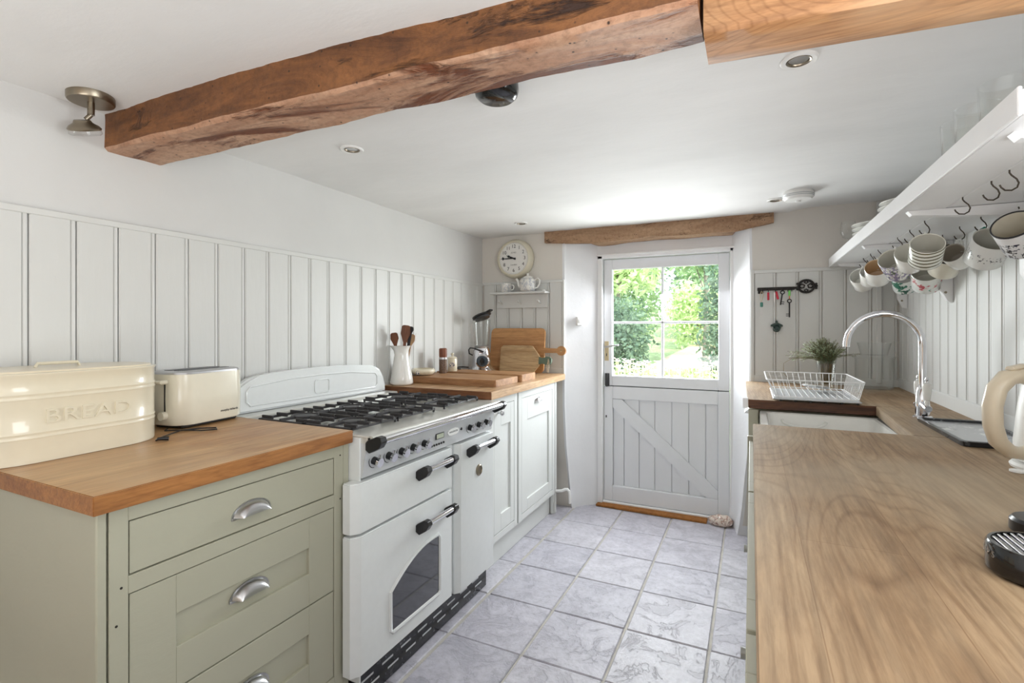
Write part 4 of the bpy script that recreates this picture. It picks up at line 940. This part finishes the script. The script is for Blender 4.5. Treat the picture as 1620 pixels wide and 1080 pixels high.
for ex, ey, ez in ends:
    bx, by = rnd.uniform(-.018, .018), rnd.uniform(-.018, .018)
    P = [Vector((bx, by, .01)), Vector((bx * 1.6, by * 1.6, .12))]; E_ = Vector((ex, ey, ez)); C_ = P[1] + Vector((ex * .25, ey * .25, .05))
    for q in range(1, 7):
        t = q / 6; P.append(P[1] * (1 - t) ** 2 + C_ * 2 * t * (1 - t) + E_ * t * t)
    bs.tube(P, .0011, 4)
    for q in range(1, len(P) - 1):
        for s_ in range(8):
            base = P[q].lerp(P[q + 1], s_ / 9); d = (P[q + 1] - P[q]).normalized(); a = rnd.uniform(0, 2 * pi); o_ = d.orthogonal().normalized(); o_.rotate(Matrix.Rotation(a, 3, d))
            tip = base + d * .007 + o_ * rnd.uniform(.009, .016); sd = d.cross(o_) * .0019
            bl.quad(base, (base + tip) / 2 + sd, tip, (base + tip) / 2 - sd)
bs.tube([(0, 0, .125), (-.08, -.04, .15), (-.16, -.07, .15), (-.205, -.08, .12), (-.205, -.08, .07), (-.18, -.09, .035), (-.14, -.10, .012), (-.12, -.10, .006)], .0015, 5)
local('stems', bs, 'stem', RS); local('leaves', bl, 'leaf_d', RS, kind='stuff')
# glass jar
GJ = thing('glass_jar', 'large clear glass jar with a flared glass top in the right corner', 'jar', (.592, 3.245, .9445))
local('body', MB().lathe([(0, .0), (.080, .0), (.086, .006), (.086, .155), (.090, .160), (.098, .166), (.098, .172), (.088, .172), (.083, .160), (.083, .010), (0, .006)], n=40), 'glass_ware', GJ, smooth=40)
local('top', MB().lathe([(.058, .173), (.060, .18), (.074, .235), (.076, .245), (.0745, .245), (.0575, .18), (.0, .176)], n=36), 'glass_ware', GJ, 'flared glass top', smooth=40)
# slate tray
ST = thing('tray', 'black stone tray with a raised rim beside the tap', 'tray', (.637, 2.03, .931))
b = MB(); rows = []
for i_, z_ in ((0, 0), (-.003, .014), (.004, .016), (.010, .014), (.014, .007)):
    rows.append([b.b.verts.new((x, y, z_)) for x, y in rrect(-.100 + i_, .086 - i_, -.212 + i_, .215 - i_, .012, 2)])
m = len(rows[0])
for A, B in zip(rows, rows[1:]):
    for k in range(m): b.b.faces.new((A[k], A[(k + 1) % m], B[(k + 1) % m], B[k]))
b.b.faces.new(rows[0][::-1]); b.b.faces.new(rows[-1])
local('rim', b, 'slate_tray', ST); local('inside', MB().box(-.084, .070, -.196, .199, .0068, .0076), 'slate_tray_in', ST, 'grey inner surface')
# kettle
KT = thing('kettle', 'cream jug kettle with a thick looped handle at the right edge', 'kettle', (.648, 1.60, .931), (0, 0, radians(25)))
local('power_base', MB().lathe([(0, 0), (.083, 0), (.085, .006), (.080, .012), (0, .014)], n=36).lathe([(0, 0), (.016, 0), (.016, .004), (0, .005)], (-.105, -.01, 0), 20), 'plastic', KT, 'white power base')
local('body', MB().lathe([(0, .015), (.070, .015), (.077, .03), (.078, .06), (.070, .15), (.060, .215), (.050, .228), (0, .236)], n=40), 'plastic', KT, 'white kettle body', smooth=50)
local('lid', MB().lathe([(0, .237), (.045, .231), (.030, .242), (.012, .247), (.012, .256), (0, .258)], n=24), 'kettle', KT)
hp_ = [(-.052, 0, .208), (-.085, 0, .222), (-.118, 0, .216), (-.142, 0, .19), (-.152, 0, .15), (-.150, 0, .105), (-.138, 0, .068), (-.112, 0, .045), (-.085, 0, .040), (-.070, 0, .045)]
b = MB().tube([(x - .004, 0, z) for x, y, z in hp_], [.017, .018, .019, .0185, .018, .0175, .017, .016, .015, .014], 18)
for v in b.b.verts: v.co.y *= 1.15
local('handle', b, 'kettle', KT, 'thick beige looped handle', smooth=70)
local('switch', MB().box(-.022, .022, -.012, .012, -.005, .006, .005, mat=Matrix.Translation((-.098, 0, .240)) @ Matrix.Rotation(radians(-12), 4, 'Y')), 'kettle', KT)
# coffee machine parts at the frame edge
CM = thing('coffee_machine', 'black pod coffee machine with a round slotted drip tray', 'coffee machine', (.48, .86, .931))
dt = part('drip_tray', MB().lathe([(0, 0), (.056, 0), (.060, .004), (.060, .036), (.0575, .040), (.054, .040), (.054, .037), (0, .037)], (.352, .90, .931), 40), 'black_gloss', CM, 'round black drip tray')
b = MB()
for k in range(11):
    x_ = -.045 + .009 * k; L_ = sqrt(.052 ** 2 - x_ ** 2) * .98
    b.box(.352 + x_ - .0018, .352 + x_ + .0018, .90 - L_, .90 + L_, .9685, .9705, .0005)
part('grille', b, 'satin', dt, 'slotted metal grille')
for k, ch in enumerate('PHILIPS'):
    a = radians(194 - (6 - k) * 9.5); t = text_bm(ch, .012, .0003)
    mm = Matrix.Translation((.352 + .0606 * cos(a), .90 + .0606 * sin(a), .957)) @ Matrix.Rotation(a + pi / 2, 4, 'Z') @ FACE_NY
    t.transform(mm); part('lettering', t, 'satin', dt)
part('base', MB().box(.405, .62, .78, .94, .931, .955, .01), 'black_gloss', CM); part('housing', MB().box(.50, .66, .76, .96, .955, 1.20, .02), 'black_gloss', CM); part('head', MB().box(.44, .66, .78, .94, 1.14, 1.26, .02), 'black_gloss', CM)
solo('round_lid', MB().lathe([(0, 0), (.040, 0), (.044, .004), (.044, .020), (.040, .025), (0, .026)], n=36), 'black', 'low black round lid on the worktop behind the coffee machine', 'lid', (.425, 1.085, .931))

# ================================================================== WALL SHELF, HOOKS, MUGS
SH = thing('wall_shelf', 'long white wooden shelf with hooks on the right wall', 'shelf', (.58, 2.25, 1.62))
part('board', MB().box(.409, .5215, 1.120, 3.385, 1.620, 1.664, .003), 'trim', SH, 'front shelf board'); part('board', MB().box(.5225, XR, 1.120, 3.385, 1.621, 1.663, .003), 'trim', SH, 'rear shelf board')
part('nosing', MB().box(.402, .4088, 1.120, 3.385, 1.618, 1.668, .002), 'trim', SH)
for y_ in (1.225, 1.905, 2.59, 3.24):
    br = part('bracket', MB().prism([(.43, 1.6195), (.44, 1.606), (.68, 1.585), (XR - .013, 1.585), (XR - .013, 1.6195)], 'y', y_ - .014, y_ + .014), 'trim', SH)
    part('upright', MB().prism([(XR - .013, 1.5845), (.688, 1.5845), (.694, 1.42), (.715, 1.375), (XR - .013, 1.368)], 'y', y_ - .014, y_ + .014), 'trim', br)
    part('screw', MB().cyl((.708, y_ - .0141, 1.41), (.708, y_ - .0155, 1.41), .005, n=10).cyl((.716, y_ - .0141, 1.60), (.716, y_ - .0155, 1.60), .005, n=10), 'nickel', br)
H1 = [(.527, 1.506), (.527, 1.600), (.520, 1.760), (.518, 2.083), (.517, 2.252), (.516, 2.413), (.512, 2.727), (.510, 2.872), (.510, 3.037)]
H2 = [(.661, 1.80), (.661, 2.084), (.659, 2.258), (.658, 2.428), (.658, 2.62), (.658, 2.95)]
b = MB(); b.tube([(0, 0, .002), (0, 0, -.006), (.004, 0, -.012), (.013, 0, -.021), (.017, 0, -.030), (.014, 0, -.040), (.004, 0, -.046), (-.008, 0, -.045), (-.015, 0, -.038), (-.018, 0, -.032)], .0018, 7)
h0 = local('hook', b, 'hookm', SH, smooth=70); first = True
for (x_, y_) in H1 + H2:
    o = h0 if first else h0.copy()
    if not first: COL.objects.link(o); o.parent = SH
    first = False
    o.location = (x_ - .58, y_ - 2.25, 1.6205 - 1.62); o.rotation_euler = (0, 0, radians(20 + random.uniform(-12, 12)))
def mug(label, hx, hy, e, az, r=.045, h=.09, outer='ceramic', inner='ceramic', handle='ceramic', rimm=None, drop=0, taper=0, name='mug', zoff=0):
    """hangs by its handle: az = heading of the mouth, e = how far it looks up"""
    d = Vector((sin(az) * cos(e), -cos(az) * cos(e), sin(e))); hd = Vector((-sin(az) * sin(e), cos(az) * sin(e), cos(e))); sd = d.cross(hd)
    H_ = Vector((hx, hy, 1.577 - drop)); c = H_ - hd * (r + .030) - d * .012
    Mx = Matrix((( -hd.x, sd.x, d.x, 0), (-hd.y, sd.y, d.y, 0), (-hd.z, sd.z, d.z, 0), (0, 0, 0, 1)))
    # local: z = mouth direction, -x = handle (upwards)
    if Mx.to_3x3().determinant() < 0: Mx = Matrix(((-hd.x, -sd.x, d.x, 0), (-hd.y, -sd.y, d.y, 0), (-hd.z, -sd.z, d.z, 0), (0, 0, 0, 1)))
    T = thing(name, label, 'mug', c, Mx.to_euler(), 'mugs hanging under the shelf')
    b = MB(); r0 = r - taper
    b.mi = 0; b.lathe([(0, -h / 2), (r0 * .86, -h / 2), (r0 * .97, -h / 2 + .006), (r, h / 2 - .002), (r - .001, h / 2)], n=32)
    b.mi = 1; b.lathe([(r - .001, h / 2), (r - .0035, h / 2 - .002), (r0 * .92, -h / 2 + .010), (r0 * .8, -h / 2 + .006), (0, -h / 2 + .006)], n=32)
    bmesh.ops.remove_doubles(b.b, verts=b.b.verts, dist=1e-6)
    local('body', b, [outer, inner], T, smooth=50)
    local('handle', MB().tube([(-r + .003, 0, h * .32), (-r - .018, 0, h * .33), (-r - .029, 0, h * .16), (-r - .028, 0, -h * .08), (-r - .016, 0, -h * .24), (-r0 + .004, 0, -h * .30)], .0048, 10), handle, T, smooth=70)
    if rimm: local('rim', MB().lathe([(r - .0035, h / 2 - .001), (r - .003, h / 2 + .0012), (r, h / 2 + .001), (r + .0005, h / 2 - .002)], n=32), rimm, T)
    return T
M['peach'] = plain('peach_glaze', (222, 190, 150), .2, 0, .4); M['tan'] = plain('tan_glaze', (176, 138, 92), .25, 0, .3); M['yg'] = plain('yellow_green_glaze', (176, 184, 60), .25); M['gh'] = plain('green_glaze', (40, 120, 100), .25)
M['grey_in'] = plain('grey_glaze', (176, 168, 156), .3); M['off'] = plain('off_white_glaze', (226, 220, 204), .25, 0, .3)
R_ = radians
mug('white mug hanging furthest from the camera, behind the peach-lined mug', .510, 3.037, R_(30), R_(-22), .046, .085)
mug('mug with a yellow-green handle behind the peach-lined mug', .510, 2.885, R_(30), R_(-10), .040, .08, handle='yg')
mug('white mug with a peach interior, third in the front row', .512, 2.727, R_(34), R_(-14), .046, .088, 'ceramic', 'peach')
mug('white mug printed with small green and purple flowers', .516, 2.413, R_(30), R_(-28), .045, .10, 'floral', 'stoneware')
mug('wide plain white cup between the floral and the striped mugs', .517, 2.252, R_(36), R_(-10), .048, .075, 'ceramic', 'stoneware', taper=.01)
mug('white mug with rows of olive leaf stripes, nearest in the front row', .518, 2.083, R_(38), R_(-8), .046, .085, 'stripes', 'stoneware')
mug('white mug with a dark green leaf print in the rear row', .658, 2.95, R_(34), R_(-16), .048, .095, 'darkleaf', 'ceramic', drop=.02)
mug('white mug with a teal bird print hanging low in the rear row', .658, 2.62, R_(32), R_(-14), .052, .10, 'leafprint', 'stoneware', drop=.03)
mug('cream mug with a tan interior and dark brown rim', .658, 2.428, R_(38), R_(-2), .048, .09, 'off', 'tan', 'tan', 'iron')
mug('small tilted white cup with a grey interior in the rear row', .659, 2.258, R_(24), R_(-40), .036, .07, 'ceramic', 'grey_in')
mug('large white mug with black letters and a green handle', .661, 2.084, R_(40), R_(4), .051, .092, 'letterprint', 'stoneware', 'gh')
mug('white enamel mug with a black floral print and dark rim at the right edge', .661, 1.80, R_(34), R_(-38), .046, .095, 'blackprint', 'off', 'ceramic', 'iron')
# things on the shelf
ZH = 1.6645
def plate(r, name, mat='ceramic'):
    return MB().lathe([(0, 0), (r * .55, 0), (r * .62, .003), (r, .016), (r, .019), (r * .6, .007), (0, .005)], n=36)
order = ['lowest', 'second lowest', 'third from the bottom', 'fourth from the bottom', 'topmost']
src = None
for st_, (cx_, cy_, n_, r_, wh) in enumerate(((.560, 2.90, 5, .118, 'far'), (.560, 2.34, 4, .118, 'nearer'))):
    for k in range(n_):
        lab = (order[k] if k < n_ - 1 else 'topmost') + ' white plate in the %s stack on the wall shelf' % wh
        if src is None: o = solo('plate', plate(r_, 'p'), 'ceramic', lab, 'plate', group='plates on the wall shelf', smooth=50); src = o
        else: o = src.copy(); COL.objects.link(o); o['label'] = lab
        o.location = (cx_ + random.uniform(-.003, .003), cy_ + random.uniform(-.003, .003), ZH + k * .0200)
src = None
for k, (x_, y_, lab) in enumerate(((.456, 1.545, 'clear tumbler at the left of the row on the wall shelf'), (.454, 1.45, 'clear tumbler in the middle of the row on the wall shelf'), (.458, 1.33, 'clear tumbler nearest the camera on the wall shelf'))):
    if src is None:
        src = thing('tumbler', lab, 'glass', (x_, y_, ZH), group='tumblers on the wall shelf'); tb_ = local('bowl', MB().lathe([(0, .0), (.034, 0), (.037, .004), (.041, .09), (.0395, .09), (.035, .012), (0, .010)], n=28), 'glass_ware', src, smooth=50)
    else:
        o = src.copy(); COL.objects.link(o); o.location = (x_, y_, ZH); o['label'] = lab; c = tb_.copy(); COL.objects.link(c); c.parent = o
src = None
for x_, y_, lab in ((.470, 3.20, 'clear wine glass at the far front corner of the wall shelf'), (.565, 3.27, 'clear wine glass against the end wall on the wall shelf')):
    if src is None:
        src = thing('wine_glass', lab, 'glass', (x_, y_, ZH), group='wine glasses on the wall shelf')
        ws = [local('stem', MB().lathe([(0, 0), (.032, 0), (.031, .002), (.005, .005), (.0035, .02), (.0035, .07), (.006, .078), (0, .079)], n=24), 'glass_ware', src, smooth=50),
              local('bowl', MB().lathe([(.005, .0795), (.026, .09), (.036, .115), (.037, .14), (.032, .175), (.031, .175), (.0355, .14), (.0345, .116), (.024, .092), (0, .083)], n=28), 'glass_ware', src, smooth=50)]
    else:
        o = src.copy(); COL.objects.link(o); o.location = (x_, y_, ZH); o['label'] = lab
        for q in ws: c = q.copy(); COL.objects.link(c); c.parent = o

# ================================================================== BACK WALL: KEY RACK
YK = 3.388
KR = thing('key_rack', 'black iron key-shaped key rack on the right of the door', 'key rack', (.18, YK, 1.505))
part('shaft', MB().box(.033, .232, YK - .012, YK - .002, 1.494, 1.513, .002).box(.036, .066, YK - .011, YK - .003, 1.476, 1.496, .002), 'black_iron', KR)
b = MB(); cxk, czk = .290, 1.513
b.tube([(cxk + .040 * cos(a * pi / 12), YK - .008, czk + .036 * sin(a * pi / 12)) for a in range(24)], .0065, 8, True)
for s_ in (-1, 1):
    b.tube([(cxk + s_ * .040, YK - .008, czk), (cxk + s_ * .022, YK - .008, czk + .014), (cxk + s_ * .008, YK - .008, czk + .006), (cxk + s_ * .012, YK - .008, czk - .008), (cxk + s_ * .026, YK - .008, czk - .010), (cxk + s_ * .034, YK - .008, czk)], .0045, 6)
    b.tube([(cxk, YK - .008, czk + s_ * .034), (cxk + .010, YK - .008, czk + s_ * .022), (cxk, YK - .008, czk + s_ * .016), (cxk - .010, YK - .008, czk + s_ * .022)], .004, 6, True)
for dx, dz in ((.052, 0), (.050, .012), (.050, -.012), (-.044, .016), (-.044, -.016)): b.lathe([(0, -.005), (.007, -.004), (.007, .004), (0, .005)], mat=Matrix.Translation((cxk + dx, YK - .008, czk + dz)) @ RM, n=12)
b.box(.230, .250, YK - .012, YK - .003, 1.500, 1.512, .002)
part('bow', b, 'black_iron', KR, 'pierced ornamental bow')
for x_ in (.058, .092, .128, .165, .195, .215): part('hook', MB().tube([(x_, YK - .011, 1.503), (x_, YK - .022, 1.500), (x_, YK - .028, 1.492), (x_, YK - .026, 1.484)], .0022, 6), 'black_iron', KR)
YH = YK - .026
def ring(b, x, z, r=.010, yy=YH): return b.tube([(x + r * cos(a * pi / 8), yy, z + r * sin(a * pi / 8) * 1.4) for a in range(16)], .0012, 5, True)
k1 = thing('key', 'steel key on a white cord with a teal tag, far left of the rack', 'key', (.056, YH, 1.40), group='keys on the rack')
part('cord', MB().tube([(.058, YH, 1.492), (.066, YH, 1.470), (.058, YH, 1.435), (.054, YH, 1.425), (.050, YH, 1.435), (.049, YH, 1.470), (.056, YH, 1.492)], .002, 6), 'rope', k1)
part('tag', MB().box(.048, .064, YH - .003, YH + .001, 1.395, 1.424, .003), 'teal', k1); part('blade', MB().box(.0515, .0545, YH - .002, YH, 1.345, 1.395).box(.0585, .061, YH - .001, YH + .001, 1.345, 1.396), 'satin', k1)
k2 = thing('key', 'single red-tagged key second from the left on the rack', 'key', (.092, YH, 1.45), group='keys on the rack')
part('tag', MB().box(.086, .098, YH - .003, YH + .001, 1.435, 1.482, .002), 'red', k2); part('blade', MB().box(.090, .095, YH - .001, YH, 1.424, 1.436), 'satin', k2)
k3 = thing('key', 'pair of keys with a bright red fob in the middle of the rack', 'key', (.13, YH, 1.45), group='keys on the rack')
part('fob', MB().box(.128, .140, YH - .003, YH + .001, 1.438, 1.486, .002, mat=Matrix.Translation((.134, 0, 1.485)) @ Matrix.Rotation(radians(-12), 4, 'Y') @ Matrix.Translation((-.134, 0, -1.485))), 'red', k3); part('blade', MB().box(.121, .128, YH - .002, YH, 1.428, 1.480), 'satin', k3)
def oldkey(label, x, ztop, zbot, side, fob=None, ang=0):
    T = thing('key', label, 'key', (x, YH, ztop), (0, ang, 0), 'keys on the rack'); L_ = ztop - zbot
    local('shaft', MB().cyl((0, 0, -.012), (0, 0, -L_), .0038, n=8), 'black_iron', T)
    b = MB(); b.tube([(.010 * cos(a * pi / 8), 0, .010 * sin(a * pi / 8)) for a in range(16)], .003, 6, True); local('bow', b, 'black_iron', T)
    local('bit', MB().box(0, side * .018, -.0025, .0025, -L_ + .006, -L_ + .010).box(0, side * .018, -.0025, .0025, -L_ + .017, -L_ + .021), 'black_iron', T)
    return T
oldkey('long black iron key hanging near the middle of the rack', .167, 1.480, 1.405, 1, ang=radians(8))
t_ = oldkey('long black iron key on a green and orange tag', .203, 1.428, 1.332, -1)
local('tag', MB().box(-.006, .006, -.002, .002, .030, .062, .001), 'green_tag', t_, 'green tag'); local('cord', MB().box(-.003, .003, -.001, .001, .008, .030), 'orange', t_, 'orange cord')
BO = thing('bottle_opener', 'dark green cast iron bottle opener under the key rack', 'bottle opener', (.137, YK - .002, 1.28))
part('bracket', MB().prism([(.131, 1.300), (.131, 1.310), (.137, 1.315), (.143, 1.310), (.143, 1.300), (.168, 1.288), (.170, 1.278), (.155, 1.276), (.137, 1.284), (.119, 1.276), (.104, 1.278), (.106, 1.288)], 'y', YK - .014, YK - .002), 'dark_green', BO)
part('cup', MB().lathe([(0, 0), (.012, .002), (.020, .012), (.021, .022), (.017, .022), (.012, .010), (0, .008)], mat=Matrix.Translation((.137, YK - .010, 1.262)) @ Matrix.Rotation(radians(62), 4, 'X'), n=24).lathe([(0, 0), (.020, 0), (.018, .012), (0, .014)], mat=Matrix.Translation((.137, YK - .002, 1.264)) @ RM, n=24), 'dark_green', BO)

# ================================================================== CEILING FITTINGS
def downlight(label, x, y, z, r=.045):
    T = thing('downlight', label, 'downlight', (x, y, z), group='recessed downlights')
    local('bezel', MB().lathe([(0, .004), (r, .004), (r, -.003), (r * .92, -.006), (r * .68, -.004), (r * .66, .002), (0, .002)], n=32), 'plastic', T, smooth=40)
    local('inner_ring', MB().lathe([(r * .66, -.001), (r * .64, -.005), (r * .56, -.003), (r * .52, .001)], n=28), 'nickel', T, 'dark gimbal ring')
    local('lamp', MB().lathe([(0, -.0005), (r * .5, -.0005), (r * .46, .0012), (0, .0012)], n=24), 'satin', T)
def zc_at(x, y): return ZC + .012 * noise.noise(Vector((x * 1.3, y * 1.1, 3))) + .004 * noise.noise(Vector((x * 5, y * 5, 1)))
for lab, x, y in (('round recessed downlight left of centre near the rough beam', -1.413, 1.496), ('round recessed downlight above the far left corner', -1.379, 3.02), ('large round downlight in front of the pine beam', .113, 1.508), ('round recessed downlight beside the smoke alarm', .12, 3.05)):
    downlight(lab, x, y, zc_at(x, y) - .001)
SA = thing('smoke_alarm', 'round white smoke alarm on the ceiling near the door', 'smoke alarm', (.215, 2.92, zc_at(.21, 2.92)))
local('body', MB().lathe([(0, .004), (.068, .004), (.070, -.010), (.072, -.012), (.070, -.030), (.060, -.040), (.030, -.044), (0, -.044)], n=40), 'plastic', SA, smooth=30)
local('grille_ring', MB().lathe([(.071, -.014), (.073, -.017), (.071, -.020)], n=40).lathe([(.070, -.022), (.0722, -.025), (.070, -.028)], n=40), 'vent', SA); local('test_button', MB().lathe([(0, -.0445), (.012, -.0445), (.011, -.052), (0, -.053)], n=20), 'plastic', SA)
SL = thing('spotlight', 'brushed nickel ceiling spotlight at the wall end of the rough beam', 'spotlight', (-1.775, .80, zc_at(-1.775, .80)))
local('mount', MB().lathe([(0, .004), (.058, .004), (.058, -.022), (.055, -.026), (0, -.026)], n=40), 'nickel', SL, smooth=40)
local('stem', MB().cyl((0, 0, -.026), (0, 0, -.062), .009, n=14).cyl((0, 0, -.062), (-.006, -.01, -.078), .0065, n=12), 'nickel', SL)
hm = Matrix.Translation((-.012, -.016, -.085)) @ Matrix.Rotation(radians(22), 4, 'X') @ Matrix.Rotation(radians(14), 4, 'Y')
hd_ = local('head', MB().lathe([(0, .004), (.020, .004), (.024, -.004), (.036, -.012), (.042, -.020), (.040, -.024), (0, -.024)], mat=hm, n=32), 'nickel', SL, smooth=40)
local('lens', MB().lathe([(0, -.0242), (.0395, -.0242), (.041, -.034), (.036, -.038), (0, -.038)], mat=hm, n=32), 'glass_ware', hd_, 'clear glass lens')
DC = thing('ceiling_rose', 'glossy black round fitting on the ceiling just behind the rough beam', 'ceiling fitting', (-.655, 1.265, zc_at(-.655, 1.265)))
local('body', MB().lathe([(0, .004), (.062, .004), (.064, -.020), (.060, -.036), (.048, -.046), (0, -.046)], n=36), 'black_gloss', DC, smooth=40)

# ================================================================== GARDEN SEEN THROUGH THE DOOR
def gz(y): return -.05 + max(0, y - 4.0) * .095
b = MB(); rows = []
for j in range(31):
    y = 3.75 + j * .9; rows.append([b.b.verts.new((-14 + i * 1.5, y, gz(y) + .08 * noise.noise(Vector((i * .5, y * .4, 0))) - .03)) for i in range(21)])
for A, B in zip(rows, rows[1:]):
    for k in range(20): b.b.faces.new((A[k], A[k + 1], B[k + 1], B[k]))
solo('lawn', b, 'lawn', 'sloping garden ground outside the door', 'lawn', smooth=60, kind='stuff')
b = MB(); L1, L2 = [], []
for k in range(15):
    y = 3.9 + k * .9; c_ = -1.35 + .115 * (y - 4) - .35 * sin((y - 4) * .25)
    w_ = .75; L1.append(b.b.verts.new((c_ - w_, y, gz(y) + .055))); L2.append(b.b.verts.new((c_ + w_, y, gz(y) + .055)))
for k in range(14): b.b.faces.new((L1[k], L2[k], L2[k + 1], L1[k + 1]))
solo('garden_path', b, 'gravel', 'pale gravel path winding up the garden', 'path', smooth=60)
def bush(label, x, y, sx, sy, sz, mat, n=2600, leaf=.09, zoff=0, name='garden_shrub', trunk=False, cat='shrub', seed=1, lw=.5):
    T = thing(name, label, cat, (x, y, gz(y))); rn = random.Random(seed); b = MB()
    lobes = [(rn.uniform(-.5, .5) * sx, rn.uniform(-.5, .5) * sy, rn.uniform(.25, .8) * sz, rn.uniform(.35, .6)) for _ in range(9)]
    for _ in range(n):
        lx, ly, lz, lr = rn.choice(lobes); u = Vector((rn.gauss(0, 1), rn.gauss(0, 1), rn.gauss(0, 1))).normalized() * rn.uniform(.7, 1.0) * lr
        p = Vector((lx + u.x * sx, ly + u.y * sy, max(.02, lz + u.z * sz) + zoff))
        d = Vector((rn.gauss(0, 1), rn.gauss(0, 1), rn.gauss(-.3, .8))).normalized(); s_ = d.orthogonal().normalized(); s_.rotate(Matrix.Rotation(rn.uniform(0, 6.28), 3, d)); L_ = leaf * rn.uniform(.6, 1.2)
        b.quad(p, p + d * L_ * .5 + s_ * L_ * lw * .5, p + d * L_, p + d * L_ * .5 - s_ * L_ * lw * .5)
    local('foliage', b, mat, T, kind='stuff')
    b = MB(); h_ = zoff + sz * .6
    b.tube([(0, 0, -.1), (.03, 0, h_ * .5), (0, .02, h_)], [.06 if trunk else .02, .04 if trunk else .015, .012], 8)
    for k in range(5): lx, ly, lz, lr = lobes[k]; b.tube([(0, 0, h_ * .55), (lx * .5, ly * .5, (h_ * .55 + lz + zoff) / 2), (lx, ly, lz + zoff)], [.014, .010, .006], 6)
    local('trunk' if trunk else 'stems', b, 'bark', T)
# rays through the door run from x/y = -0.25 (left of the glass) to -0.055 (right)
bush('broad dark green shrub low at the left beyond the door glass', -2.02, 8.2, .75, .6, 1.25, 'leaf_b', 3600, .10, seed=3)
bush('bright leafy shrub behind the dark one at the left of the path', -2.6, 10.6, 1.1, .8, 2.3, 'leaf_a', 4200, .14, seed=4)
bush('tall dark ivy column at the right beyond the door glass', -.36, 7.4, .30, .3, 1.9, 'leaf_b', 3600, .08, seed=5, name='ivy_column')
bush('pale leafy shrub at the middle distance beside the path', -1.15, 13.0, .8, .6, 1.5, 'leaf_c', 3000, .13, seed=6)
bush('round green shrub at the end of the path', -1.35, 15.5, .9, .8, 2.4, 'leaf_a', 3400, .16, seed=7)
bush('spreading tree with pale drooping leaves at the upper left', -2.15, 8.8, 1.1, .7, 1.3, 'leaf_c', 2600, .20, 1.55, 'garden_tree', True, 'tree', 8, .35)
bush('dark leafy tree at the back of the garden on the right', -1.0, 17.5, 2.0, 1.0, 3.6, 'leaf_b', 4600, .20, .8, 'garden_tree', True, 'tree', 9)
bush('mid-green tree at the back of the garden on the left', -4.6, 18.5, 2.4, 1.0, 4.0, 'leaf_a', 5200, .22, .6, 'garden_tree', True, 'tree', 10)
bush('high leafy branches of a tree to the right of the path', -.75, 9.6, .9, .7, 1.1, 'leaf_a', 2400, .16, 1.9, 'garden_tree', True, 'tree', 11, .4)
FB = thing('flower_bed', 'bed of white and pale pink flowers just outside the door', 'flower bed', (-1.0, 6.6, gz(6.6)))
rn = random.Random(5); bp, bg_ = MB(), MB()
for k in range(420):
    x = rn.uniform(-1.3, 1.25); y = rn.uniform(-.55, .55); h_ = rn.uniform(.42, .66) ; p = Vector((x, y, h_))
    bg_.quad((x - .004, y, 0), (x + .004, y, 0), (x + .004, y, h_), (x - .004, y, h_))
    for q in range(5):
        a = q * 2 * pi / 5; d = Vector((cos(a), sin(a), .4)) * .045; s_ = Vector((-sin(a), cos(a), 0)) * .02
        bp.quad(p, p + d * .6 + s_, p + d, p + d * .6 - s_)
    if k % 1 == 0:
        for q in range(5):
            a = rn.uniform(0, 6.28); z_ = rn.uniform(.05, h_ - .08); d = Vector((cos(a), sin(a), .5)) * .10; s_ = Vector((-sin(a), cos(a), 0)) * .018; p2 = Vector((x, y, z_)); bg_.quad(p2, p2 + d * .5 + s_, p2 + d, p2 + d * .5 - s_)
local('petals', bp, 'petal', FB, kind='stuff'); local('leaves', bg_, 'leaf_c', FB, kind='stuff')
